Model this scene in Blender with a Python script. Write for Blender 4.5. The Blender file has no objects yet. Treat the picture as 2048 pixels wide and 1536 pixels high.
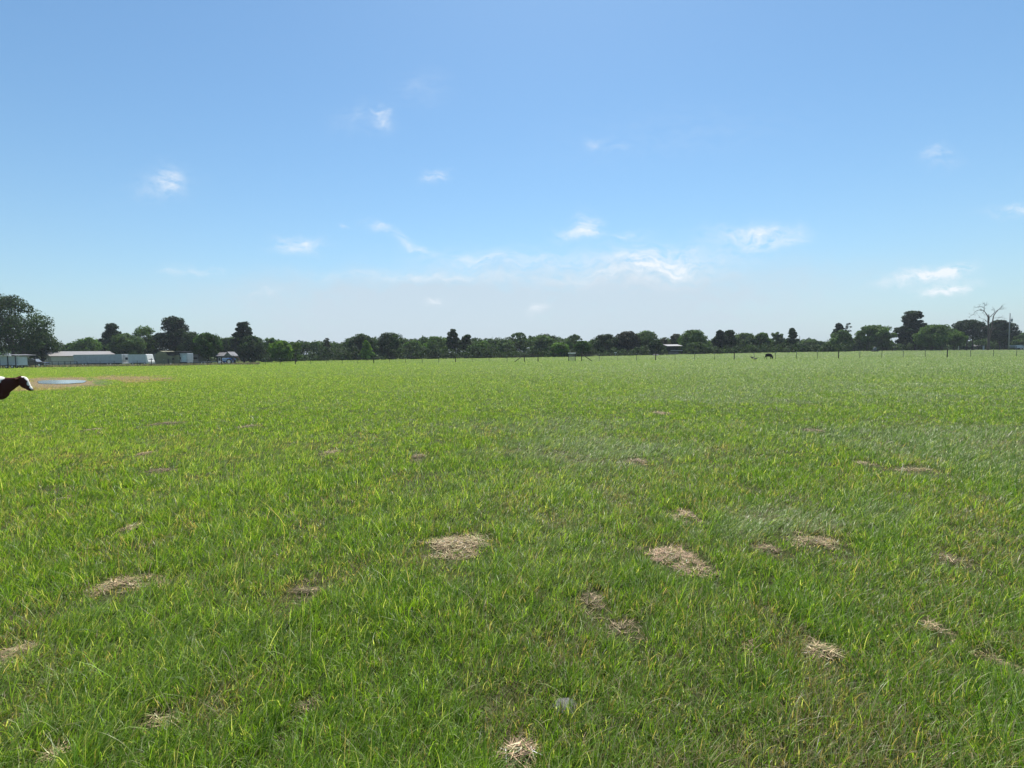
import bpy, bmesh, math, random
import numpy as np
from mathutils import Vector, Matrix
R_ = math.radians
sc = bpy.context.scene
C = sc.collection

# ---------------------------------------------------------------- camera
F_PX, HC = 1050.0, 1.65
PITCH, ROLL = math.atan(62.5/1050), 0.0135
fwd = Vector((0, math.cos(PITCH), -math.sin(PITCH)))
up0 = Vector((0, math.sin(PITCH), math.cos(PITCH)))
rt0 = Vector((1, 0, 0))
RT = (rt0*math.cos(ROLL) - up0*math.sin(ROLL)).normalized()
UP = (up0*math.cos(ROLL) + rt0*math.sin(ROLL)).normalized()
cam_d = bpy.data.cameras.new('camera')
cam = bpy.data.objects.new('camera', cam_d)
C.objects.link(cam)
cam_d.sensor_width = 36
cam_d.lens = 36*F_PX/2048
cam_d.clip_start, cam_d.clip_end = 0.05, 9000
cam.matrix_world = Matrix(((RT.x, UP.x, -fwd.x, 0), (RT.y, UP.y, -fwd.y, 0), (RT.z, UP.z, -fwd.z, HC), (0, 0, 0, 1)))
sc.camera = cam

# ---------------------------------------------------------------- light
SUN_EL, SUN_AZ = 58.0, 7.0            # degrees; azimuth to the right of +Y
sun_d = bpy.data.lights.new('sun', 'SUN')
sun_d.energy = 5.0
sun_d.angle = R_(0.5)
sun_d.color = (1.0, 0.95, 0.87)
sun = bpy.data.objects.new('sun', sun_d)
C.objects.link(sun)
sv = Vector((math.sin(R_(SUN_AZ))*math.cos(R_(SUN_EL)), math.cos(R_(SUN_AZ))*math.cos(R_(SUN_EL)), math.sin(R_(SUN_EL))))
sun.rotation_euler = sv.to_track_quat('Z', 'Y').to_euler()
sc.view_settings.view_transform = 'Standard'
sc.view_settings.look = 'None'
sc.view_settings.exposure = 0.70
sc.view_settings.gamma = 1.0

# ---------------------------------------------------------------- sky with thin clouds
world = bpy.data.worlds.new('World')
sc.world = world
world.use_nodes = True
SKY_STRENGTH = 0.082
def build_world():
    nt = world.node_tree
    nt.nodes.clear()
    N, L = nt.nodes.new, nt.links.new
    out = N('ShaderNodeOutputWorld')
    bg = N('ShaderNodeBackground')
    sky = N('ShaderNodeTexSky')
    sky.sky_type = 'NISHITA'
    sky.sun_disc = False
    sky.sun_elevation = R_(SUN_EL)
    sky.sun_rotation = R_(SUN_AZ)
    sky.air_density = 1.15
    sky.dust_density = 0.35
    sky.ozone_density = 4.2
    bg.inputs['Strength'].default_value = SKY_STRENGTH
    def m(op, a, b=None, c=None, clamp=False):
        n = N('ShaderNodeMath')
        n.operation = op
        n.use_clamp = clamp
        for i, v in enumerate((a, b, c)):
            if v is None:
                continue
            if isinstance(v, (int, float)):
                n.inputs[i].default_value = v
            else:
                L(v, n.inputs[i])
        return n.outputs[0]
    tc = N('ShaderNodeTexCoord')
    sep = N('ShaderNodeSeparateXYZ')
    L(tc.outputs['Generated'], sep.inputs[0])
    y = m('MAXIMUM', sep.outputs[1], 0.05)
    a = m('DIVIDE', sep.outputs[0], y)
    b = m('DIVIDE', sep.outputs[2], y)
    comb = N('ShaderNodeCombineXYZ')
    L(a, comb.inputs[0])
    L(b, comb.inputs[1])
    wn = N('ShaderNodeTexNoise')
    wn.inputs['Scale'].default_value = 14
    wn.inputs['Detail'].default_value = 6
    L(comb.outputs[0], wn.inputs['Vector'])
    # gently warp the coordinates so that outlines are wispy
    wsub = N('ShaderNodeVectorMath')
    wsub.operation = 'SUBTRACT'
    L(wn.outputs['Color'], wsub.inputs[0])
    wsub.inputs[1].default_value = (0.5, 0.5, 0.5)
    wsc = N('ShaderNodeVectorMath')
    wsc.operation = 'SCALE'
    L(wsub.outputs[0], wsc.inputs[0])
    wsc.inputs['Scale'].default_value = 0.06
    wadd = N('ShaderNodeVectorMath')
    wadd.operation = 'ADD'
    L(comb.outputs[0], wadd.inputs[0])
    L(wsc.outputs[0], wadd.inputs[1])
    ws = N('ShaderNodeSeparateXYZ')
    L(wadd.outputs[0], ws.inputs[0])
    wa, wb = ws.outputs[0], ws.outputs[1]
    fine = N('ShaderNodeTexNoise')
    fine.inputs['Scale'].default_value = 42
    fine.inputs['Detail'].default_value = 8
    fine.inputs['Roughness'].default_value = 0.62
    mp = N('ShaderNodeMapping')
    mp.inputs['Scale'].default_value = (0.55, 1.5, 1)
    mp.inputs['Rotation'].default_value = (0, 0, R_(-14))
    L(wadd.outputs[0], mp.inputs[0])
    L(mp.outputs[0], fine.inputs['Vector'])
    # (px, py, half width, half height, tilt deg, amount)
    clouds = [(345, 360, 26, 24, -40, .62), (320, 372, 52, 22, 10, .26), (768, 238, 17, 17, 30, .52), (722, 240, 44, 22, 0, .16),
              (866, 352, 22, 10, 18, .62), (597, 486, 38, 13, 4, .72), (762, 458, 24, 8, -28, .66), (826, 489, 36, 9, -22, .5),
              (1150, 466, 32, 8, 0, .7), (1172, 448, 18, 17, 30, .72), (1254, 469, 34, 8, 3, .42), (1500, 472, 66, 15, -3, .62), (1545, 482, 60, 17, 14, .42),
              (1300, 520, 66, 22, -4, .75), (1345, 535, 110, 28, 8, .5), (1050, 520, 170, 22, 0, .38), (860, 552, 190, 9, -2, .42), (1220, 545, 120, 14, 6, .35), (955, 520, 40, 8, 0, .34),
              (1850, 550, 50, 11, 8, 1.2), (1905, 540, 34, 10, 14, 1.15), (1900, 575, 44, 11, 10, 1.35), (1780, 570, 42, 8, 5, .28),
              (2030, 424, 40, 10, 0, .6), (1880, 317, 30, 16, -10, .46), (1076, 618, 15, 9, 38, .7), (875, 608, 18, 6, 8, .6),
              (345, 545, 22, 8, 0, .42), (395, 542, 32, 7, 3, .3), (428, 541, 14, 8, 10, .34), (535, 593, 22, 7, 18, .42), (1196, 284, 16, 9, 0, .3),
              (1238, 292, 12, 9, 0, .2), (695, 443, 10, 4, -20, .35), (845, 180, 40, 26, 0, .12), (1340, 270, 200, 40, 5, .05),
              (2400, 300, 120, 30, 8, .5), (-300, 420, 120, 30, 8, .5)]
    total = None
    for (px, py, hw, hh, tilt, amt) in clouds:
        d = (fwd*F_PX + RT*(px-1024) + UP*(768-py))
        ca, cb = d.x/d.y, d.z/d.y
        da = m('SUBTRACT', wa, ca)
        db = m('SUBTRACT', wb, cb)
        ct, st = math.cos(R_(tilt)), math.sin(R_(tilt))
        k = F_PX*1.02
        u = m('MULTIPLY_ADD', da, ct*k/hw, m('MULTIPLY', db, st*k/hw))
        v = m('MULTIPLY_ADD', db, ct*k/hh, m('MULTIPLY', da, -st*k/hh))
        r2 = m('MULTIPLY_ADD', u, u, m('MULTIPLY', v, v))
        g = m('MULTIPLY', m('POWER', 2.718, m('MULTIPLY', r2, -0.85)), amt*1.15)
        total = g if total is None else m('ADD', total, g)
    # low veil of haze cloud
    veil = None
    for (px, py, hw, hh, amt) in [(880, 640, 440, 88, .85), (1250, 630, 430, 98, .72), (520, 650, 260, 56, .30), (1700, 680, 500, 60, .25), (200, 690, 500, 50, .2)]:
        d = (fwd*F_PX + RT*(px-1024) + UP*(768-py))
        ca, cb = d.x/d.y, d.z/d.y
        u = m('MULTIPLY', m('SUBTRACT', wa, ca), F_PX/hw)
        v = m('MULTIPLY', m('SUBTRACT', wb, cb), F_PX/hh)
        r2 = m('MULTIPLY_ADD', u, u, m('MULTIPLY', m('MULTIPLY', v, v), m('MULTIPLY', v, v)))
        g = m('MULTIPLY', m('POWER', 2.718, m('MULTIPLY', r2, -0.9)), amt)
        veil = g if veil is None else m('MAXIMUM', veil, g)
    nz = m('MULTIPLY', m('SUBTRACT', fine.outputs['Fac'], 0.36), 3.2, clamp=True)
    wisps = m('MULTIPLY', total, nz)
    veil2 = m('MULTIPLY', veil, m('MULTIPLY_ADD', fine.outputs['Fac'], 1.1, 0.42))
    mix1 = N('ShaderNodeMix')
    mix1.data_type = 'RGBA'
    L(m('MINIMUM', m('MULTIPLY', veil2, 1.25), 0.8), mix1.inputs['Factor'])
    tint = N('ShaderNodeMix')
    tint.data_type = 'RGBA'
    tint.blend_type = 'MULTIPLY'
    tint.inputs['Factor'].default_value = 1
    L(sky.outputs[0], tint.inputs['A'])
    tint.inputs['B'].default_value = (0.80, 0.98, 1.0, 1)
    hz = N('ShaderNodeMix')
    hz.data_type = 'RGBA'
    L(m('MULTIPLY', m('POWER', 2.718, m('MULTIPLY', m('MAXIMUM', sep.outputs[2], 0), -9.0)), 0.85), hz.inputs['Factor'])
    L(tint.outputs['Result'], hz.inputs['A'])
    hz.inputs['B'].default_value = (0.295/SKY_STRENGTH, 0.36/SKY_STRENGTH, 0.435/SKY_STRENGTH, 1)
    L(hz.outputs['Result'], mix1.inputs['A'])
    s = SKY_STRENGTH
    mix1.inputs['B'].default_value = (0.375/s, 0.435/s, 0.495/s, 1)
    mix2 = N('ShaderNodeMix')
    mix2.data_type = 'RGBA'
    L(m('MINIMUM', wisps, 0.9), mix2.inputs['Factor'])
    L(mix1.outputs['Result'], mix2.inputs['A'])
    mix2.inputs['B'].default_value = (0.57/s, 0.60/s, 0.63/s, 1)
    L(mix2.outputs['Result'], bg.inputs['Color'])
    L(bg.outputs[0], out.inputs[0])
build_world()

# ---------------------------------------------------------------- where things are
def H(px):
    return 705.5 - 0.0135*(px-1024)
EK = [0, 300, 450, 600, 800, 1100, 1300, 1500, 1750, 2048]
EV = [0.0, -.45, -.32, 0.0, .11, .19, .35, .62, .64, .30]
def elev(X, Y):
    """height of the land (numpy or float)"""
    X = np.asarray(X, float); Y = np.asarray(Y, float)
    yy = np.maximum(Y, 1.0)
    px = 1024 + 1050*X/yy
    e = np.interp(px, EK, EV)
    t = np.clip((Y-95)/65, 0, 1)
    z = e*t*t*(3-2*t)
    z = z + pond_shape(X, Y)
    return z
PX0, PY0 = 0.0, 0.0
def at(px, py, D):
    """point on the ray of a photo pixel at depth D"""
    d = fwd*F_PX + RT*(px-1024) + UP*(768-py)
    d = d*(D/d.y)
    return Vector((d.x, d.y, HC+d.z))
def ground_px(px, py, z=0.0):
    d = fwd*F_PX + RT*(px-1024) + UP*(768-py)
    k = (z-HC)/d.z
    return Vector((d.x*k, d.y*k, z))
POND = ground_px(122, 763.5)
def pond_shape(X, Y):
    u = (X-POND.x*Y/POND.y)/2.0; v = (Y-POND.y)/3.4
    r = np.sqrt(u*u+v*v)
    dip = -0.03*np.clip(1.12-r, 0, .25)/.25
    bank = 0.11*np.exp(-((v-1.55)/.35)**2)*np.exp(-(u/1.5)**4)
    return dip+bank
def base(px, D):
    p = at(px, H(px), D)
    return Vector((p.x, p.y, float(elev(p.x, p.y))))
def topz(px, py, D):
    return at(px, py, D).z

# ---------------------------------------------------------------- materials
def new_mat(name):
    m = bpy.data.materials.new(name)
    m.use_nodes = True
    nt = m.node_tree
    return m, nt, nt.nodes['Principled BSDF']
def mat(name, col, rough=0.7, var=0.18, scale=6.0, metal=0.0, spec=0.4, bump=0.0, rot=None):
    m, nt, p = new_mat(name)
    n = nt.nodes.new('ShaderNodeTexNoise')
    n.inputs['Scale'].default_value = scale
    n.inputs['Detail'].default_value = 6
    tc = nt.nodes.new('ShaderNodeTexCoord')
    nt.links.new(tc.outputs['Object'], n.inputs['Vector'])
    mr = nt.nodes.new('ShaderNodeMapRange')
    mr.inputs['From Min'].default_value = .3
    mr.inputs['From Max'].default_value = .7
    mr.inputs['To Min'].default_value = 1-var
    mr.inputs['To Max'].default_value = 1+var
    nt.links.new(n.outputs['Fac'], mr.inputs['Value'])
    vm = nt.nodes.new('ShaderNodeVectorMath')
    vm.operation = 'SCALE'
    vm.inputs[0].default_value = col
    nt.links.new(mr.outputs[0], vm.inputs['Scale'])
    nt.links.new(vm.outputs[0], p.inputs['Base Color'])
    p.inputs['Roughness'].default_value = rough
    p.inputs['Metallic'].default_value = metal
    p.inputs['Specular IOR Level'].default_value = spec
    if bump:
        b = nt.nodes.new('ShaderNodeBump')
        b.inputs['Strength'].default_value = bump
        nt.links.new(n.outputs['Fac'], b.inputs['Height'])
        nt.links.new(b.outputs[0], p.inputs['Normal'])
    return m
def ribbed(name, col, pitch=0.25, var=.2, rough=.6, axis='X', metal=0):
    """corrugated or sided panels: fine vertical ribs"""
    m = mat(name, col, rough, var, 1.5, metal)
    nt = m.node_tree
    w = nt.nodes.new('ShaderNodeTexWave')
    w.bands_direction = axis
    w.inputs['Scale'].default_value = 0.31/pitch
    tc = nt.nodes.new('ShaderNodeTexCoord')
    nt.links.new(tc.outputs['Object'], w.inputs['Vector'])
    b = nt.nodes.new('ShaderNodeBump')
    b.inputs['Strength'].default_value = .5
    b.inputs['Distance'].default_value = .04
    nt.links.new(w.outputs['Fac'], b.inputs['Height'])
    nt.links.new(b.outputs[0], nt.nodes['Principled BSDF'].inputs['Normal'])
    return m
def attr_mat(name, rough=.5, transl=.4, spec=.4, tboost=(1.25, 1.3, .6)):
    """colour from the per-leaf / per-blade attribute, part of the light passes through"""
    m, nt, p = new_mat(name)
    L = nt.links.new
    at_ = nt.nodes.new('ShaderNodeAttribute')
    at_.attribute_name = 'tint'
    L(at_.outputs['Color'], p.inputs['Base Color'])
    p.inputs['Roughness'].default_value = rough
    p.inputs['Specular IOR Level'].default_value = spec
    tr = nt.nodes.new('ShaderNodeBsdfTranslucent')
    vm = nt.nodes.new('ShaderNodeVectorMath')
    vm.operation = 'MULTIPLY'
    vm.inputs[1].default_value = tboost
    L(at_.outputs['Color'], vm.inputs[0])
    L(vm.outputs[0], tr.inputs['Color'])
    mx = nt.nodes.new('ShaderNodeMixShader')
    mx.inputs[0].default_value = transl
    L(p.outputs[0], mx.inputs[1])
    L(tr.outputs[0], mx.inputs[2])
    L(mx.outputs[0], nt.nodes['Material Output'].inputs['Surface'])
    return m

M_grass = attr_mat('grass_blade', .40, .55, .36, (1.35, 1.3, .45))
M_straw = attr_mat('straw', .7, .2, .3, (1, 1, 1))
M_leaf = attr_mat('leaf', .7, .32, .12, (1.2, 1.3, .5))
M_bark = mat('bark', (.10, .085, .065), .9, .35, 5, bump=.4)
M_darkbark = mat('dark_bark', (.055, .048, .04), .9, .35, 5, bump=.4)
M_dead = mat('bare_wood', (.075, .058, .048), .85, .3, 4)
M_white = mat('white_paint', (.72, .73, .72), .45, .08, 2)
M_offwhite = mat('weathered_white', (.50, .52, .53), .5, .12, 1.2)
M_greyside = ribbed('grey_siding', (.36, .39, .44), .5, .10, .5)
M_lightside = ribbed('light_siding', (.50, .53, .57), .4, .10, .5)
M_beige = ribbed('beige_siding', (.50, .48, .40), .3, .08, .7)
M_roofpale = ribbed('pale_metal_roof', (.21, .20, .195), .4, .07, .5)
M_rooftin = ribbed('weathered_tin_roof', (.15, .145, .15), .35, .15, .5)
M_olive = mat('olive_tarp', (.17, .165, .10), .85, .2, .9, bump=.2)
M_darkroof = mat('dark_roofing', (.035, .033, .035), .85, .2, 3)
M_greywood = mat('grey_boards', (.17, .175, .18), .85, .25, 3)
M_darkwood = mat('dark_boards', (.05, .05, .055), .85, .25, 3)
M_glass = mat('window_glass', (.025, .03, .035), .08, .1, 3, spec=.6)
M_black = mat('black_rubber', (.02, .02, .02), .8, .2, 8)
M_blackpaint = mat('black_car_paint', (.012, .012, .014), .18, .1, 3, spec=.6)
M_blackiron = mat('black_iron', (.022, .022, .024), .55, .2, 8)
M_steel = mat('bright_steel', (.55, .57, .6), .3, .1, 4, metal=.9)
M_tpost = mat('green_steel_post', (.055, .065, .045), .7, .2, 8)
M_wood = mat('creosote_wood', (.05, .038, .028), .9, .3, 12, bump=.3)
M_wire = mat('galvanised_wire', (.14, .14, .14), .5, .2, 30, metal=.6)
M_blue = mat('blue_paint', (.03, .12, .42), .35, .1, 3)
M_iceblue = mat('pale_blue_paint', (.45, .60, .82), .35, .1, 3)
M_rust = mat('rusty_metal', (.16, .085, .05), .85, .3, 6)
M_pink = mat('faded_pink_brick', (.40, .29, .27), .85, .2, 3)
M_concrete = mat('pale_stone', (.095, .095, .09), .9, .25, 20, bump=.5)
M_hay = mat('pale_tarp', (.52, .50, .46), .8, .2, 2)
M_bird = mat('dark_feathers', (.02, .018, .018), .7, .2, 20)
M_insul = mat('grey_transformer', (.25, .27, .28), .5, .1, 4)
M_pole = mat('pole_wood', (.16, .145, .125), .9, .3, 6)
M_palepole = mat('grey_steel_pole', (.17, .19, .20), .6, .1, 4)

# ---------------------------------------------------------------- mesh helpers
def link(o, parent=None):
    C.objects.link(o)
    if parent is not None:
        o.parent = parent
    return o
def tag(o, label, cat, group=None):
    o['label'] = label
    o['category'] = cat
    if group:
        o['group'] = group
    return o
def thing(name, label, cat, loc, rz=0.0, group=None, scale=1.0):
    o = bpy.data.objects.new(name, None)
    o.empty_display_size = .3
    C.objects.link(o)
    o.location = loc
    o.rotation_euler = (0, 0, rz)
    o.scale = (scale,)*3
    return tag(o, label, cat, group)
def np_mesh(name, V, Q, material, colors=None, smooth=False):
    me = bpy.data.meshes.new(name)
    k = Q.shape[1]
    me.vertices.add(len(V))
    me.vertices.foreach_set('co', np.ascontiguousarray(V, np.float32).ravel())
    me.loops.add(len(Q)*k)
    me.loops.foreach_set('vertex_index', np.ascontiguousarray(Q, np.int32).ravel())
    me.polygons.add(len(Q))
    me.polygons.foreach_set('loop_start', np.arange(0, len(Q)*k, k, dtype=np.int32))
    me.update(calc_edges=True)
    if colors is not None:
        ca = me.color_attributes.new('tint', 'FLOAT_COLOR', 'POINT')
        c4 = np.ones((len(V), 4), np.float32)
        c4[:, :3] = colors
        ca.data.foreach_set('color', c4.ravel())
    if smooth:
        me.polygons.foreach_set('use_smooth', np.ones(len(Q), bool))
    me.materials.append(material)
    me.update()
    return me
class MB:
    def __init__(s):
        s.v, s.f = [], []
    def add(s, vs, fs):
        n = len(s.v)
        s.v += [tuple(v) for v in vs]
        s.f += [tuple(i+n for i in f) for f in fs]
        return s
    def box(s, x0, x1, y0, y1, z0, z1):
        return s.add([(x0, y0, z0), (x1, y0, z0), (x1, y1, z0), (x0, y1, z0), (x0, y0, z1), (x1, y0, z1), (x1, y1, z1), (x0, y1, z1)],
                     [(3, 2, 1, 0), (4, 5, 6, 7), (0, 1, 5, 4), (1, 2, 6, 5), (2, 3, 7, 6), (3, 0, 4, 7)])
    def prism(s, pts, y0, y1, inset=0):
        """outline in x,z extruded along y"""
        n = len(pts)
        vs = [(x, y0, z) for x, z in pts] + [(x, y1, z) for x, z in pts]
        fs = [tuple(range(n)), tuple(range(2*n-1, n-1, -1))]
        fs += [(i+n, (i+1) % n+n, (i+1) % n, i) for i in range(n)]
        return s.add(vs, fs)
    def prism_x(s, pts, x0, x1):
        """outline in y,z extruded along x"""
        n = len(pts)
        vs = [(x0, y, z) for y, z in pts] + [(x1, y, z) for y, z in pts]
        fs = [tuple(range(n-1, -1, -1)), tuple(range(n, 2*n))]
        fs += [(i, (i+1) % n, (i+1) % n+n, i+n) for i in range(n)]
        return s.add(vs, fs)
    def tube(s, p0, p1, r0, r1=None, n=7, caps=True):
        return s.path([p0, p1], [r0, r0 if r1 is None else r1], n, caps)
    def path(s, pts, rads, n=7, caps=True):
        pts = [Vector(p) for p in pts]
        vs, fs = [], []
        prev = None
        for i, p in enumerate(pts):
            d = (pts[min(i+1, len(pts)-1)] - pts[max(i-1, 0)]).normalized()
            a = d.cross(Vector((0, 0, 1)))
            if a.length < .05:
                a = d.cross(Vector((1, 0, 0)))
            a.normalize()
            if prev is not None and a.dot(prev) < 0:
                a = -a
            prev = a
            b = d.cross(a)
            for k in range(n):
                t = 2*math.pi*k/n
                vs.append(p + (a*math.cos(t) + b*math.sin(t))*rads[i])
        for i in range(len(pts)-1):
            for k in range(n):
                k2 = (k+1) % n
                fs.append((i*n+k, i*n+k2, (i+1)*n+k2, (i+1)*n+k))
        if caps:
            fs.append(tuple(range(n-1, -1, -1)))
            fs.append(tuple(range((len(pts)-1)*n, len(pts)*n)))
        return s.add(vs, fs)
    def build(s, name, material, parent=None, smooth=False, bevel=0):
        me = bpy.data.meshes.new(name)
        me.from_pydata(s.v, [], s.f)
        bm = bmesh.new()
        bm.from_mesh(me)
        bmesh.ops.recalc_face_normals(bm, faces=bm.faces)
        bm.to_mesh(me)
        bm.free()
        if smooth:
            me.polygons.foreach_set('use_smooth', [True]*len(me.polygons))
        me.materials.append(material)
        o = bpy.data.objects.new(name, me)
        link(o, parent)
        if bevel:
            b = o.modifiers.new('bevel', 'BEVEL')
            b.width = bevel
            b.segments = 2
            b.limit_method = 'ANGLE'
        return o
def wheel(parent, x, y, z, r=.36, w=.24, rim=True):
    m = MB()
    pr = [(-w/2, r*.62), (-w/2, r*.9), (-w*.35, r), (w*.35, r), (w/2, r*.9), (w/2, r*.62)]
    n = 18
    vs, fs = [], []
    for k in range(n):
        t = 2*math.pi*k/n
        for (yy, rr) in pr:
            vs.append((rr*math.cos(t), yy, rr*math.sin(t)))
    q = len(pr)
    for k in range(n):
        for j in range(q-1):
            a, b = k*q+j, ((k+1) % n)*q+j
            fs.append((a, b, b+1, a+1))
    m.add(vs, fs)
    o = m.build('wheel', M_black, parent, True)
    o.location = (x, y, z)
    if rim:
        m = MB()
        m.tube((0, -w*.36, 0), (0, w*.36, 0), r*.63, r*.63, 16)
        m.tube((0, -w*.46, 0), (0, -w*.36, 0), r*.2, r*.25, 10)
        m.build('rim', M_steel, o)
    return o

# ---------------------------------------------------------------- numpy noise
rng = np.random.default_rng(7)
def vnoise(x, y, seed=0):
    xi = np.floor(x).astype(np.int64); yi = np.floor(y).astype(np.int64)
    xf = x-xi; yf = y-yi
    def h(a, b):
        n = (a*374761393 + b*668265263 + seed*1442695041) & 0xffffffff
        n = ((n ^ (n >> 13))*1274126177) & 0xffffffff
        return ((n ^ (n >> 16)) & 0xffff)/65535.0
    u = xf*xf*(3-2*xf); v = yf*yf*(3-2*yf)
    return (h(xi, yi)*(1-u)+h(xi+1, yi)*u)*(1-v) + (h(xi, yi+1)*(1-u)+h(xi+1, yi+1)*u)*v
def fbm(x, y, seed=0, o=4):
    s = 0; a = .5; t = 0
    for i in range(o):
        s = s + a*vnoise(x*2**i+i*17.3, y*2**i-i*9.1, seed+i); t += a; a *= .5
    return s/t
def sstep(a, b, x):
    t = np.clip((x-a)/(b-a), 0, 1)
    return t*t*(3-2*t)

# ---------------------------------------------------------------- the land
def mud_mask(X, Y):
    """bare brown ground round the pond and along the rough strip to its right"""
    px = 1024+1050*X/Y
    py = H(px) + 1050*HC/Y
    n = fbm(X*1.3, Y*.8, 51)-.5
    a = 1.0-np.sqrt(((px-100)/150)**2+((py-766)/12.5)**2)
    b = 1.0-np.sqrt(((px-262)/92)**2+((py-758.5)/8.5)**2)
    c = .8-np.sqrt(((px-60)/110)**2+((py-777)/8)**2)
    d = np.maximum(np.maximum(a, b), c) + n*1.5
    green = sstep(.0, .35, 1.0-np.sqrt(((px-215)/38)**2+((py-766)/7)**2))*.5
    return np.where((Y > 18) & (Y < 75), sstep(-.05, .40, d-green), 0)
def build_ground():
    nA, nR = 900, 260
    ang = np.linspace(0, 2*np.pi, nA, endpoint=False)
    rad = np.concatenate([[0.0], np.geomspace(.6, 3500, nR-1)])
    A, Rr = np.meshgrid(ang, rad)
    X = Rr*np.sin(A); Y = Rr*np.cos(A)
    Z = np.where(Y > 1, elev(X, np.maximum(Y, 1)), 0)
    Z = Z + (fbm(X*.35, Y*.35, 3)-.5)*.05*sstep(2, 6, Rr)*(1-sstep(60, 90, Rr))*sstep(.2, 1.2, np.hypot((X-POND.x)/2.5, (Y-POND.y)/4)-.8)
    V = np.stack([X.ravel(), Y.ravel(), Z.ravel()], 1)
    i = np.arange(nR-1)[:, None]; j = np.arange(nA)[None, :]
    j2 = (j+1) % nA
    Q = np.stack([(i*nA+j), (i*nA+j2), ((i+1)*nA+j2), ((i+1)*nA+j)], -1).reshape(-1, 4)
    mud = np.where(Y > 15, mud_mask(X, np.maximum(Y, 1)), 0).ravel()
    col = np.stack([mud, mud, mud], 1)
    me = np_mesh('ground', V, Q[:, ::-1], ground_mat(), col, True)
    o = bpy.data.objects.new('ground', me)
    link(o)
    o['kind'] = 'structure'
def ground_mat():
    m, nt, p = new_mat('field_ground')
    N, L = nt.nodes.new, nt.links.new
    geo = N('ShaderNodeNewGeometry')
    def noise(scale, det=6, rough=.55, sx=1, sy=1):
        mp = N('ShaderNodeMapping')
        mp.inputs['Scale'].default_value = (sx, sy, 1)
        L(geo.outputs['Position'], mp.inputs[0])
        n = N('ShaderNodeTexNoise')
        n.inputs['Scale'].default_value = scale
        n.inputs['Detail'].default_value = det
        n.inputs['Roughness'].default_value = rough
        L(mp.outputs[0], n.inputs['Vector'])
        return n.outputs['Fac']
    def ramp(fac, stops):
        r = N('ShaderNodeValToRGB')
        el = r.color_ramp.elements
        while len(el) < len(stops):
            el.new(.5)
        for e, (pos, c) in zip(el, stops):
            e.position = pos
            e.color = (*c, 1)
        L(fac, r.inputs[0])
        return r.outputs[0]
    def mix(f, a, b, mode='MIX'):
        x = N('ShaderNodeMix')
        x.data_type = 'RGBA'
        x.blend_type = mode
        if isinstance(f, float):
            x.inputs['Factor'].default_value = f
        else:
            L(f, x.inputs['Factor'])
        L(a, x.inputs['A']); L(b, x.inputs['B'])
        return x.outputs['Result']
    big = noise(.06, 5)
    mid = noise(.7, 6, .6)
    fine = noise(9, 8, .7)
    tiny = noise(60, 6, .7)
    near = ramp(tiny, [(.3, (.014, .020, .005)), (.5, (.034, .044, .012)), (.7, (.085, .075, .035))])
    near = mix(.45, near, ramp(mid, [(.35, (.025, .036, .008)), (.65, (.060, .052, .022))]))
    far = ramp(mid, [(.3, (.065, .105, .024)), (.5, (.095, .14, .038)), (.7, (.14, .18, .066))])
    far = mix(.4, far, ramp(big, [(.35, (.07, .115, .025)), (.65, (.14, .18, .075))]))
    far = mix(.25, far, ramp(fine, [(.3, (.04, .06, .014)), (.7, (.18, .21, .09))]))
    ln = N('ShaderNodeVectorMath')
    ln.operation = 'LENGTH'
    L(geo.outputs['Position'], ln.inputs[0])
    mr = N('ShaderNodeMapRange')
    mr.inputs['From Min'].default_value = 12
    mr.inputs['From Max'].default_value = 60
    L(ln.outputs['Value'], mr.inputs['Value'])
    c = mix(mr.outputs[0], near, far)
    brown = ramp(fine, [(.3, (.07, .05, .025)), (.5, (.17, .125, .07)), (.7, (.31, .24, .14))])
    a = N('ShaderNodeAttribute')
    a.attribute_name = 'tint'
    c = mix(a.outputs['Fac'], c, brown)
    L(c, p.inputs['Base Color'])
    p.inputs['Roughness'].default_value = .95
    p.inputs['Specular IOR Level'].default_value = .15
    b = N('ShaderNodeBump')
    b.inputs['Strength'].default_value = .6
    b.inputs['Distance'].default_value = .04
    L(fine, b.inputs['Height'])
    L(b.outputs[0], p.inputs['Normal'])
    return m
build_ground()

def build_pond():
    pts = []
    r = random.Random(4)
    n = 60
    for k in range(n):
        t = 2*math.pi*k/n
        w = 1 + .05*math.sin(3*t+1) + .03*math.sin(7*t)
        yy = POND.y+3.1*w*math.copysign(abs(math.sin(t))**.8, math.sin(t))
        pts.append((POND.x*yy/POND.y+1.75*w*math.copysign(abs(math.cos(t))**.6, math.cos(t)), yy, 0))
    me = bpy.data.meshes.new('pond_water')
    me.from_pydata(pts, [], [tuple(range(n))])
    m, nt, p = new_mat('pond_water')
    p.inputs['Base Color'].default_value = (.20, .24, .25, 1)  # pale blue-grey base: sky reflection painted into the water colour
    p.inputs['Roughness'].default_value = .16
    p.inputs['IOR'].default_value = 1.33
    nz = nt.nodes.new('ShaderNodeTexNoise')
    nz.inputs['Scale'].default_value = 3
    b = nt.nodes.new('ShaderNodeBump')
    b.inputs['Strength'].default_value = .05
    nt.links.new(nz.outputs['Fac'], b.inputs['Height'])
    nt.links.new(b.outputs[0], p.inputs['Normal'])
    me.materials.append(m)
    o = link(bpy.data.objects.new('pond_water', me))
    o.location.z = .012
    o['kind'] = 'structure'
build_pond()

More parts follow.
